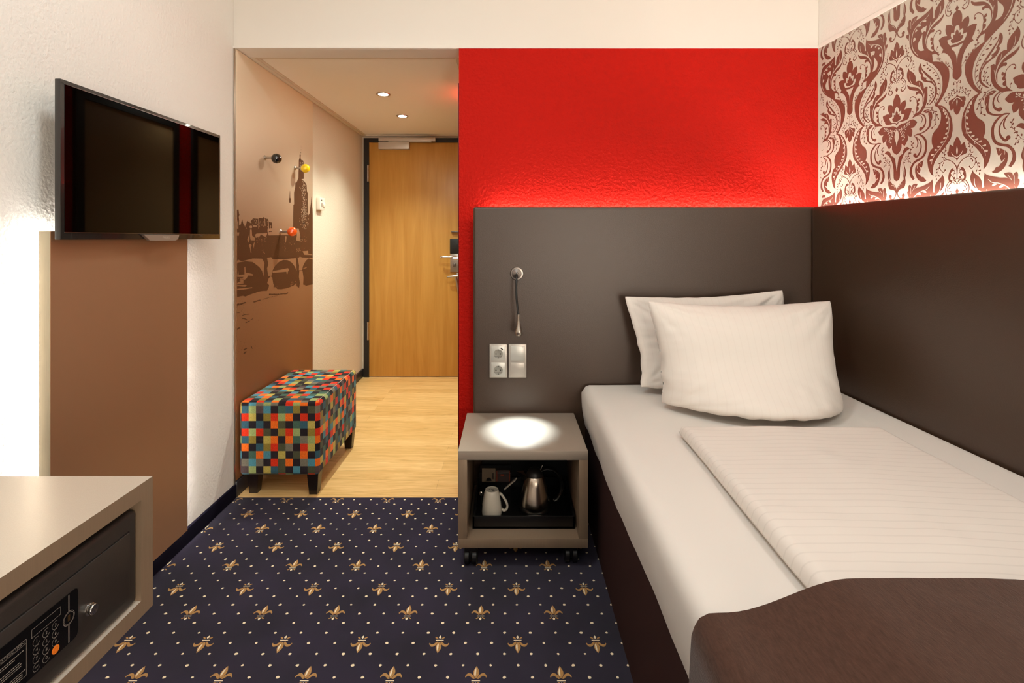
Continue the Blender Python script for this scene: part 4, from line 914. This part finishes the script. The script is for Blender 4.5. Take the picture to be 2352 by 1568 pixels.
# ------------------------------------------------------------------ bedside cabinet on castors
NX0 = (1052-CX)*1.78/F; NX1 = (1350.5-CX)*1.78/F; NY0, NY1 = 1.78, 2.168; NZ0, NZ1 = .079, .4235; PT = .032
t = thing('bedside_cabinet', 'open taupe bedside cube on black castors between red wall and bed', 'bedside table', ((NX0+NX1)/2, 1.97, 0))
part(MB().box((NX0, NY0, NZ1-PT), (NX1, NY1, NZ1), bev=.0008), 'top_panel', M['taupe_h'], t)
part(MB().box((NX0, NY0, NZ0), (NX1, NY1, NZ0+PT), bev=.0008), 'bottom_panel', M['taupe'], t)
part(MB().box((NX0, NY0, NZ0+PT), (NX0+PT, NY1, NZ1-PT), bev=.0004), 'side_panel', M['taupe'], t)
part(MB().box((NX1-PT, NY0, NZ0+PT), (NX1, NY1, NZ1-PT), bev=.0004), 'side_panel', M['taupe'], t)
part(MB().box((NX0+PT+.035, NY1-.018, NZ0+PT), (NX1-PT, NY1-.002, NZ1-PT)), 'shade_sheet', M['black'], t)  # dark sheet standing in for the shade behind the open back
for cx_, cy_ in ((NX0+.043, NY0+.040), (NX1-.055, NY0+.052), (NX0+.045, NY1-.05), (NX1-.05, NY1-.05)):
    mb = MB()
    for sx in (-1, 1): mb.lathe([(.0, -.0105), (.024, -.0105), (.0288, -.007), (.0288, .007), (.024, .0105), (0, .0105)], 24, xf=Matrix.Translation((cx_+sx*.0135, cy_, .029)) @ Matrix.Rotation(math.radians(90), 4, 'Y'))
    w_ = part(mb, 'castor', M['castor'], t)
    mb = MB(); mb.box((cx_-.006, cy_-.018, .02), (cx_+.006, cy_+.018, .058), bev=.003); mb.box((cx_-.022, cy_-.022, .055), (cx_+.022, cy_+.022, NZ0), bev=.002)
    part(mb, 'fork', M['black'], w_)
# tray
zf = NZ0+PT+.0004
t = thing('tray', 'black hospitality tray standing inside the bedside cube', 'tray', (.07, 1.98, zf))
TXa, TXb, TYa, TYb = (1085-CX)*1.84/F, (1321-CX)*1.84/F, 1.842, 2.138
mb = MB(); mb.box((TXa, TYa, zf), (TXb, TYb, zf+.008)); mb.box((TXa, TYa, zf), (TXb, TYa+.008, zf+.046), bev=.0015); mb.box((TXa, TYb-.008, zf), (TXb, TYb, zf+.05), bev=.0015)
for x in (TXa, TXb-.008): mb.box((x, TYa, zf), (x+.008, TYb, zf+.048), bev=.0015)
part(mb, 'tray_body', M['tray'], t)
mb = MB(); mb.box((TXa+.012, 2.06, zf+.008), (TXa+.145, 2.128, zf+.105), bev=.002); part(mb, 'sachet_rack', M['tray'], t)
zt = zf+.0084
# mug upside down
mx, my = .5*(xx(1107, 1.93)+xx(1152, 1.93)), 1.93
t = thing('mug', 'white china mug turned upside down on the black tray', 'mug', (mx, my, zt))
X = Matrix.Translation((mx, my, zt))
part(MB().lathe([(.0355, .002), (.0375, 0), (.0385, .002), (.0385, .012), (.0355, .045), (.0295, .080), (.0265, .090), (.0245, .0935), (.0215, .0935), (.020, .0915), (0, .0915)], 48, xf=X), 'cup', M['ceramic'], t)
mb = MB(); hp = smooth_line([(.030, 0, .078), (.040, 0, .070), (.054, 0, .048), (.060, 0, .030), (.056, 0, .016), (.046, 0, .012), (.0385, 0, .018)], 6)
mb.tube([X @ p for p in hp], .0052, 12, flat=(1.3, .9)); part(mb, 'handle', M['ceramic'], t)
mb = MB()
for i, (a, b, l) in enumerate(((-.009, .003, .006), (-.001, .001, .012), (.003, -.0025, .010), (.002, -.0055, .012))): mb.box((mx+a-.002, my+b-.0009, zt+.0915), (mx+a+l-.003, my+b+.0009, zt+.0918))
part(mb, 'maker_mark', M['keypad'], t, 'small printed mark on the underside')
# kettle
kx, ky = (1228.5-CX)*1.965/F, 1.965
t = thing('kettle', 'conical brushed steel kettle with a black handle on the tray', 'kettle', (kx, ky, zt))
X = Matrix.Translation((kx, ky, zt))
part(MB().lathe([(.0, .0), (.055, 0), (.060, .002), (.060, .008)], 48, xf=X), 'power_base', M['black'], t)
part(MB().lathe([(.057, .008), (.062, .011), (.0632, .018), (.0610, .030), (.0540, .062), (.0445, .098), (.0350, .130), (.032, .134)], 64, xf=X), 'body', M['steel_k'], t, 'brushed steel body')
part(MB().lathe([(.0335, .132), (.0325, .138), (.028, .148), (.020, .156), (.010, .160), (0, .161)], 40, xf=X), 'lid', M['lid'], t, 'dark domed lid')
mb = MB(); sp = [(-.026, .0, .100), (-.070, 0, .142), (-.066, -.0, .146), (-.028, .02, .150), (-.028, -.02, .150), (-.03, .016, .108), (-.03, -.016, .108)]
n = len(mb.v); mb.v += [X @ Vector(p) for p in ((-.034, 0, .098), (-.072, 0, .146), (-.034, .026, .140), (-.034, -.026, .140), (-.046, 0, .150))]
for f in ((0, 1, 3), (0, 2, 1), (1, 4, 3), (1, 2, 4)): mb.face([n+i for i in f], 0, False)
part(mb, 'spout', M['steel_k'], t)
mb = MB(); mb.tube([X @ p for p in smooth_line([(.026, 0, .150), (.046, 0, .157), (.072, 0, .152), (.094, 0, .130), (.104, 0, .098), (.102, 0, .066), (.090, 0, .042), (.076, 0, .034)], 6)], [.007]*20+[.0085]*23, 12, flat=(1.3, .8)) if False else mb.tube([X @ p for p in smooth_line([(.026, 0, .150), (.046, 0, .157), (.072, 0, .152), (.094, 0, .130), (.104, 0, .098), (.102, 0, .066), (.090, 0, .042), (.076, 0, .034)], 6)], .0092, 12, flat=(1.3, .8))
part(mb, 'handle', M['handle_black'], t)
bm = bmesh.new(); bmesh.ops.create_uvsphere(bm, u_segments=16, v_segments=10, radius=.0048); mb = MB(); mb.addbm(bm, 0, X @ Matrix.Translation((.076, 0, .034)), True); part(mb, 'handle_tip', M['chrome'], t)
mb = MB(); mb.tube([X @ Vector((.022, 0, .150)), X @ Vector((.030, 0, .170))], [.003, .002], 8); part(mb, 'lid_lever', M['chrome'], t)
# sachets, sugar sticks, spoon
def card(name, label, cat, x0, x1, y, z0, z1, m, tilt=.006, deco=None):
    t = thing(name, label, cat, ((x0+x1)/2, y, z0))
    mb = MB(); n = len(mb.v)
    mb.v += [Vector(p) for p in ((x0, y, z0), (x1, y, z0), (x1, y+tilt, z1), (x0, y+tilt, z1), (x0, y+.004, z0), (x1, y+.004, z0), (x1, y+.004+tilt, z1), (x0, y+.004+tilt, z1))]
    for f in ((0, 1, 2, 3), (5, 4, 7, 6), (0, 4, 5, 1), (2, 6, 7, 3), (1, 5, 6, 2), (4, 0, 3, 7)): mb.face(f)
    part(mb, 'packet', m, t)
    return t
ys = 2.056; fx = lambda p: (p-CX)*ys/F; fz = lambda p: H-(p-CY)*ys/F
t = card('tea_sachet', 'beige sachet with a dark round mark standing in the tray rack', 'sachet', fx(1107), fx(1138), ys, fz(1106), fz(1077), M['sachet'])
mb = MB(); mb.prism([(fx(1123)+.011*math.cos(a*math.pi/8), fz(1104)+.014*math.sin(a*math.pi/8)) for a in range(9)], lambda a, b: (a, ys-.0008, b)); mb.box((fx(1131.5), ys-.0008, fz(1100)), (fx(1133.5), ys+.001, fz(1086))); part(mb, 'printed_mark', M['black'], t)
t = card('tea_sachet', 'dark sachet with a reddish border standing beside the beige one', 'sachet', fx(1140), fx(1171), ys, fz(1106), fz(1081), M['sachet_dark'])
mb = MB()
for a in ((fx(1140.5), fx(1142)), (fx(1169.5), fx(1171))): mb.box((a[0], ys-.0008, fz(1105)), (a[1], ys+.001, fz(1081)))
mb.box((fx(1150), ys-.0006, fz(1092)), (fx(1158), ys+.001, fz(1089))); part(mb, 'border', M['sachet_red'], t)
for k, lb in ((0, 'pale sugar stick slanting up in the tray, in front'), (1, 'pale sugar stick slanting up in the tray, just behind the other')):
    o = MB().tube([(fx(1158+3*k), ys-.025+.012*k, fz(1117)), (fx(1184+3*k), ys-.02+.012*k, fz(1096-k))], [.0055, .0062], 10, flat=(1, .45)).build('sugar_stick', M['paper_stick'])
    tag(o, lb, 'sugar stick', 'sugar sticks in the tray')
t = thing('teaspoon', 'small steel teaspoon standing beside the upturned mug', 'spoon', (xx(1102, 1.95), 1.96, zt))
bm = bmesh.new(); bmesh.ops.create_uvsphere(bm, u_segments=16, v_segments=10, radius=.009); mb = MB(); mb.addbm(bm, 0, Matrix.Translation((xx(1105, 1.96), 1.96, zt+.06)) @ Matrix.Diagonal((.9, .35, 1.1, 1)), True); part(mb, 'bowl', M['chrome'], t)
part(MB().tube([(xx(1105, 1.96), 1.96, zt+.052), (xx(1108, 1.96), 1.965, zt)], .0018, 8), 'handle', M['chrome'], t)

# ------------------------------------------------------------------ reading lamp, sockets, switches
lx, lz = (1187-CX)*2.18/F, H-(628-CY)*2.18/F
t = thing('reading_lamp', 'gooseneck reading lamp with a silver drop head on the headboard', 'lamp', (lx, 2.18, lz))
X = Matrix.Translation((lx, 2.18, lz)) @ Matrix.Rotation(math.radians(90), 4, 'X')
part(MB().lathe([(.0285, 0), (.0285, .004), (.027, .006), (.021, .0065), (.020, .009), (.008, .012), (.006, .03)], 40, xf=X), 'mount', M['gunmetal'], t, 'round gunmetal wall rose')
neck = smooth_line([(lx, 2.155, lz), (lx-.001, 2.125, lz-.006), (lx-.003, 2.108, lz-.03), (lx-.003, 2.098, lz-.09), (lx+.002, 2.088, lz-.14), (lx+.005, 2.083, lz-.165)], 6)
part(MB().tube(neck, .0042, 12), 'gooseneck', M['black'], t)
X = Matrix.Translation((lx+.006, 2.08, lz-.163))
part(MB().lathe([(.0042, 0), (.0046, -.02), (.008, -.045), (.0135, -.062), (.0155, -.072), (.0145, -.082), (.0105, -.088)], 32, xf=X), 'drop_head', M['drop'], t, 'polished silver drop head')
part(MB().lathe([(0, -.0872), (.010, -.0872), (.0105, -.086)], 24, xf=X), 'lens', M['cool_glow'], t)
def plate(px0, px1, py0, py1, name, label, cat):
    x0, x1 = (px0-CX)*2.18/F, (px1-CX)*2.18/F; z1, z0 = H-(py0-CY)*2.18/F, H-(py1-CY)*2.18/F
    t = thing(name, label, cat, ((x0+x1)/2, 2.18, z0))
    part(MB().box((x0, 2.170, z0), (x1, 2.1801, z1), bev=.0015), 'frame', M['silver_plastic'], t); return t, x0, x1, z0, z1
t, x0, x1, z0, z1 = plate(1124.5, 1164.5, 789.5, 865.5, 'wall_socket', 'silver double power socket under the reading lamp, left of the switches', 'socket')
for k in (0, 1):
    zc = z1-.0385-k*.0705; xc = (x0+x1)/2; y_ = 2.1695
    s = part(MB().box((xc-.030, y_-.0012, zc-.031), (xc+.030, y_+.002, zc+.031), bev=.001), 'socket_insert', M['silver_plastic2'], t)
    X = Matrix.Translation((xc, y_-.0012, zc-.002)) @ Matrix.Rotation(math.radians(90), 4, 'X')
    part(MB().lathe([(0, .0006), (.0165, .0006), (.0185, .0016), (.0195, .0006), (.0195, 0)], 36, xf=X), 'socket_cup', M['socket_grey'], s, 'round grey socket cup')
    mb = MB()
    for dx in (-.0095, .0095): mb.lathe([(0, .0022), (.0026, .0022), (.0026, 0)], 12, xf=X @ Matrix.Translation((dx, 0, 0)))
    mb.box((xc-.0015, y_-.0036, zc-.021), (xc+.0015, y_-.001, zc-.016)); mb.box((xc-.0015, y_-.0036, zc+.013), (xc+.0015, y_-.001, zc+.017)); mb.box((xc-.018, y_-.0036, zc-.0125), (xc+.018, y_-.001, zc-.0118))
    if k == 0: mb.box((xc+.010, y_-.003, zc+.017), (xc+.021, y_-.001, zc+.0215), xf=Matrix.Translation((xc+.0155, 0, zc+.019)) @ Matrix.Rotation(math.radians(38), 4, 'Y') @ Matrix.Translation((-xc-.0155, 0, -zc-.019)))
    part(mb, 'contact_hole', M['black'], s)
t, x0, x1, z0, z1 = plate(1168.5, 1209, 789.5, 865.5, 'light_switch', 'silver double light switch under the reading lamp, right of the sockets', 'switch')
for k in (0, 1):
    zc = z1-.0385-k*.0705; xc = (x0+x1)/2
    mb = MB(); mb.box((xc-.030, 2.1665, zc-.031), (xc+.030, 2.171, zc+.031), bev=.0015, xf=Matrix.Translation((xc, 2.168, zc)) @ Matrix.Rotation(math.radians(-1.5+3*k), 4, 'X') @ Matrix.Translation((-xc, -2.168, -zc)))
    part(mb, 'rocker', M['silver_plastic2'] if k == 0 else M['silver_plastic'], t)

# ------------------------------------------------------------------ upholstered stool
OX0, OX1, OY0, OZ0, OZ1, ce = -1.2335, -.868, 2.292, .094, .432, .0337
t = thing('ottoman', 'upholstered bench stool in a multicoloured chequered fabric on dark legs', 'stool', ((OX0+OX1)/2, 2.58, 0))
bx = [OX0]+[OX0+.3*ce+i*(OX1-OX0-.83*ce)/10 for i in range(11)]+[OX1]
bz = [OZ0]+[OZ0+.25*ce+i*(OZ1-OZ0-.81*ce)/9 for i in range(10)]+[OZ1]
OY1 = 2.862; by = [OY0]+[OY0+.5*ce+i*(OY1-OY0-ce)/16 for i in range(17)]+[OY1]
V, Fc, K = rgrid(bx, by, bz, .016, 4)
COL = dict(K=(34, 27, 31), R=(212, 52, 26), O=(238, 112, 34), G=(156, 170, 108), Y=(190, 172, 88), M=(142, 124, 54), B=(78, 138, 154), T=(54, 90, 104), D=(76, 78, 56), S=(122, 116, 100), P=(84, 68, 68), E=(68, 98, 84))
rows = ['MKBSGSKRGOKR', 'YTGPBKETMKDS', 'KRYKMRGOKRKR', 'DTKTKODKETYK', 'KRGRDKMRGKMR', 'GTMKYOKOESGO', 'KOKTMRDSKRYK', 'BKEOBKYKDOKT', 'PSBSKRDOKSBO', 'PPGKYTDKBKDP', 'KBKSKDRGKKRT']
row0 = ['DOKRTOKROSKO']
rr = random.Random(8); pal = 'KKKKKKKKKRROOGYMBTTDDESP'; cells = {}
def cell(sd, i, j):
    if sd == 'front': return rows[10-j][i]
    if sd == 'top' and j == 0: return row0[0][i]
    if sd == 'top' and i == 11: return cell('right', j, 10)
    if sd == 'right' and i == 0: return rows[10-j][11]
    key = (sd, i, j)
    if key not in cells:
        bad = {cells.get((sd, i-1, j)), cells.get((sd, i, j-1))}
        c = rr.choice(pal)
        while c in bad: c = rr.choice(pal)
        cells[key] = c
    return cells[key]
mb = MB(); mb.v = V
for f in Fc: mb.face(f, 0, True)
keys = [cell(*k) for k in K]
def weave():
    m = mat('chequered_weave', (128, 128, 128), .9, bump=(900, .5, .001), spec=.15, sheen=.1); nt = m.node_tree; b = nt.nodes['Principled BSDF']
    at = nt.nodes.new('ShaderNodeAttribute'); at.attribute_name = 'weave'
    tc = nt.nodes.new('ShaderNodeTexCoord'); n = nt.nodes.new('ShaderNodeTexNoise'); n.inputs['Scale'].default_value = 800
    mp = nt.nodes.new('ShaderNodeMapping'); mp.inputs['Scale'].default_value = (1, 1, .5); nt.links.new(tc.outputs['Object'], mp.inputs[0]); nt.links.new(mp.outputs[0], n.inputs[0])
    mr = nt.nodes.new('ShaderNodeMapRange'); mr.inputs['From Min'].default_value = .3; mr.inputs['From Max'].default_value = .7; mr.inputs['To Min'].default_value = .72; mr.inputs['To Max'].default_value = 1.25
    nt.links.new(n.outputs[0], mr.inputs[0]); mx = nt.nodes.new('ShaderNodeVectorMath'); mx.operation = 'SCALE'
    nt.links.new(at.outputs['Color'], mx.inputs[0]); nt.links.new(mr.outputs[0], mx.inputs['Scale']); nt.links.new(mx.outputs[0], b.inputs['Base Color']); return m
o = part(mb, 'upholstery', weave(), t)
ca = o.data.color_attributes.new('weave', 'FLOAT_COLOR', 'CORNER')
for p, k in zip(o.data.polygons, keys):
    for li in p.loop_indices: ca.data[li].color = (*lin(COL[k]), 1)
mb = MB(); mb.tube([(OX1-.010, y, OZ1+.0008) for y in (OY0+.015, (OY0+OY1)/2, OY1-.015)], .0009, 6); part(mb, 'seam', M['paper_stick'], t)
for cx_, cy_ in ((OX0+.052, OY0+.045), (OX1-.032, OY0+.034), (OX0+.052, OY1-.04), (OX1-.032, OY1-.034)):
    mb = MB(); n = 0
    for z, r in ((0, .0185), (OZ0+.004, .0262)): mb.v += [Vector((cx_+a*r, cy_+b*r, z)) for a, b in ((-1, -1), (1, -1), (1, 1), (-1, 1))]
    mb.face((0, 3, 2, 1)); mb.face((4, 5, 6, 7))
    for i in range(4): mb.face((i, (i+1) % 4, 4+(i+1) % 4, 4+i))
    part(mb, 'leg', M['wood_leg'], t)

# ------------------------------------------------------------------ desk unit with safe
KX = -.643; KY1 = .905; KZ1 = .7502; KZ0 = .517; kt = .0285
t = thing('safe_cabinet', 'wall-hung taupe cabinet with thick frame holding the safe, lower left corner', 'cabinet', ((XL+KX)/2, .2, KZ0))
KY0 = -.35; Xw = XL+.013
def mitre(name, pts, m):     # prism with the outline in (y, z), extruded in x
    mb = MB(); mb.prism(pts, lambda a, b: (KX, a, b), 0, (Xw-KX, 0, 0)); mb.m[0] = mb.m[1] = 1; return part(mb, name, [m, M['taupe']], t)
mitre('top_panel', [(KY1, KZ1), (KY1-kt, KZ1-kt), (KY0+kt, KZ1-kt), (KY0, KZ1)], M['taupe_lit'])
mitre('bottom_panel', [(KY1, KZ0), (KY1-kt, KZ0+kt), (KY0+kt, KZ0+kt), (KY0, KZ0)], M['taupe_lit'])
mitre('side_panel', [(KY1, KZ1), (KY1, KZ0), (KY1-kt, KZ0+kt), (KY1-kt, KZ1-kt)], M['taupe'])
mitre('side_panel', [(KY0, KZ1), (KY0, KZ0), (KY0+kt, KZ0+kt), (KY0+kt, KZ1-kt)], M['taupe'])
t = thing('safe', 'dark grey hotel safe with keypad inside the taupe cabinet', 'safe', (-.8, .6, KZ0+kt))
SY0, SY1, SZ0, SZ1 = .40, KY1-kt-.0006, KZ0+kt+.0005, KZ1-kt-.0145
SX = KX-.0042
part(MB().box((-1.05, SY0, SZ0), (SX-.002, SY1, SZ1), bev=.008, seg=3), 'body', M['safe'], t)
sdr = part(MB().box((SX-.02, SY0+.03, .569), (SX+.0012, .855, .678), bev=.0012), 'safe_door', M['safe'], t)
mb = MB(); mb.box((SX-.0035, SY0+.0285, .5675), (SX-.0008, .8565, .6795)); part(mb, 'door_gap', M['black'], t)
sx = SX+.0012; Y_ = lambda px: -sx*F/(CX-px)      # depth of a point on the safe door plane
def Z_(px, py): return H-(py-CY)*Y_(px)/F
kp = [(Y_(178), .651), (Y_(178), .594), (Y_(175), .588), (Y_(169), .586), (.47, .586), (.47, .6586), (Y_(172), .6586), (Y_(176), .6565)]
mb = MB(); mb.prism(kp, lambda a, b: (sx, a, b), 0, (.0012, 0, 0)); kpo = part(mb, 'keypad', M['keypad'], sdr, 'glossy black keypad panel')
kx_ = sx+.0012
def ring(mb, yc, zc, r, wd=.0004, n=28, a0=0, a1=360):
    k = len(mb.v); st = [math.radians(a0+(a1-a0)*i/n) for i in range(n+1)]
    for a in st: mb.v += [Vector((kx_+.0002, yc+(r-wd)*math.cos(a), zc+(r-wd)*math.sin(a))), Vector((kx_+.0002, yc+(r+wd)*math.cos(a), zc+(r+wd)*math.sin(a)))]
    for i in range(n): mb.face((k+2*i, k+2*i+1, k+2*i+3, k+2*i+2))
cy3, cy2, cy1 = Y_(125.5), Y_(104.5), Y_(82); zr = [.6301, .6183, .6066, .5950]
cols = [cy1, cy2, cy3]; mb = MB()
for ci, yc in enumerate(cols):
    for ri in range(4):
        if ci == 2 and ri == 3: continue
        ring(mb, yc, zr[ri], .0055, .00022, a0=60, a1=330)
part(mb, 'key_rings', M['grey_print'], kpo)
for ri, row in enumerate((('1', '2', '3'), ('4', '5', '6'), ('7', '8', '9'), ('RESET', '0', None))):
    for ci, ch in enumerate(row):
        if ch: text_mesh(ch, .0062 if len(ch) == 1 else .0024, (lambda yc, zc: lambda a, b: (kx_+.0003, yc+a, zc+b))(cols[ci], zr[ri]), M['grey_print'], 'key_legend', kpo)
mb = MB(); mb.prism([(cy3+.0056*math.cos(a*math.pi/14), zr[3]+.0056*math.sin(a*math.pi/14)) for a in range(28)], lambda a, b: (kx_, a, b), 0, (.0006, 0, 0)); part(mb, 'enter_key', M['orange'], kpo, 'orange round key')
mb = MB(); ring(mb, cy3, zr[3], .0030, .0002, a0=20, a1=340); mb.v = [v+Vector((.0006, 0, 0)) for v in mb.v]; part(mb, 'key_legend', M['orange_dark'], kpo)
def outline(mb, ya, yb, za, zb, wd=.0005):
    for a, b, c, d in ((ya, yb, za, za+wd), (ya, yb, zb-wd, zb), (ya, ya+wd, za, zb), (yb-wd, yb, za, zb)): mb.quadp([(kx_+.0002, a, c), (kx_+.0002, b, c), (kx_+.0002, b, d), (kx_+.0002, a, d)])
mb = MB(); outline(mb, Y_(70), Y_(137.5), .6390, .6505)
yv = Y_(156); zl_ = .6234
for dy in (-.0008, .0008):
    for za, zb in ((.5875, zl_-.0095), (zl_+.0095, .657)): mb.quadp([(kx_+.0002, yv+dy-.0002, za), (kx_+.0002, yv+dy+.0002, za), (kx_+.0002, yv+dy+.0002, zb), (kx_+.0002, yv+dy-.0002, zb)])
ring(mb, yv, zl_, .0095, .0003); ring(mb, yv, zl_, .0080, .0002)
yt1 = Y_(58.5); outline(mb, .50, yt1, .5960, .6448, .0005); mb.quadp([(kx_+.0002, .50, .6388), (kx_+.0002, yt1, .6388), (kx_+.0002, yt1, .6392), (kx_+.0002, .50, .6392)])
part(mb, 'printed_lines', M['grey_print'], kpo)
part(MB().box((kx_, yv-.0012, zl_-.004), (kx_+.001, yv+.0012, zl_+.004)), 'key_slot', M['brass'], kpo)
text_mesh("USER'S INSTRUCTION", .0062, lambda a, b: (kx_+.0003, yt1-.0295+a*.88, .6418+b*.8), M['grey_print'], 'heading', kpo)
mb = MB(); rr = random.Random(4)
for li in range(14):
    z = .6350-li*.0030; 
    if li in (3, 8): continue
    y = yt1-.066
    e = yt1-.004-(rr.uniform(0, .022) if li % 3 == 2 else rr.uniform(0, .004))
    if li in (0, 4, 9): e = yt1-.042
    while y < e:
        l = rr.uniform(.0012, .0046); mb.quadp([(kx_+.0002, y, z), (kx_+.0002, y+l, z), (kx_+.0002, y+l, z+.0011), (kx_+.0002, y, z+.0011)]); y += l+.0007
part(mb, 'small_print', M['grey_print'], kpo)
X = Matrix.Translation((sx, Y_(205), H-(1398.5-CY)*Y_(205)/F)) @ Matrix.Rotation(math.radians(90), 4, 'Y')
part(MB().lathe([(.0092, 0), (.0088, .0015), (.0074, .0022), (.0074, .0045), (.0078, .0055), (.0078, .0075), (.007, .0085), (0, .0088)], 32, xf=X), 'knob', M['chrome'], sdr, 'round chrome knob')
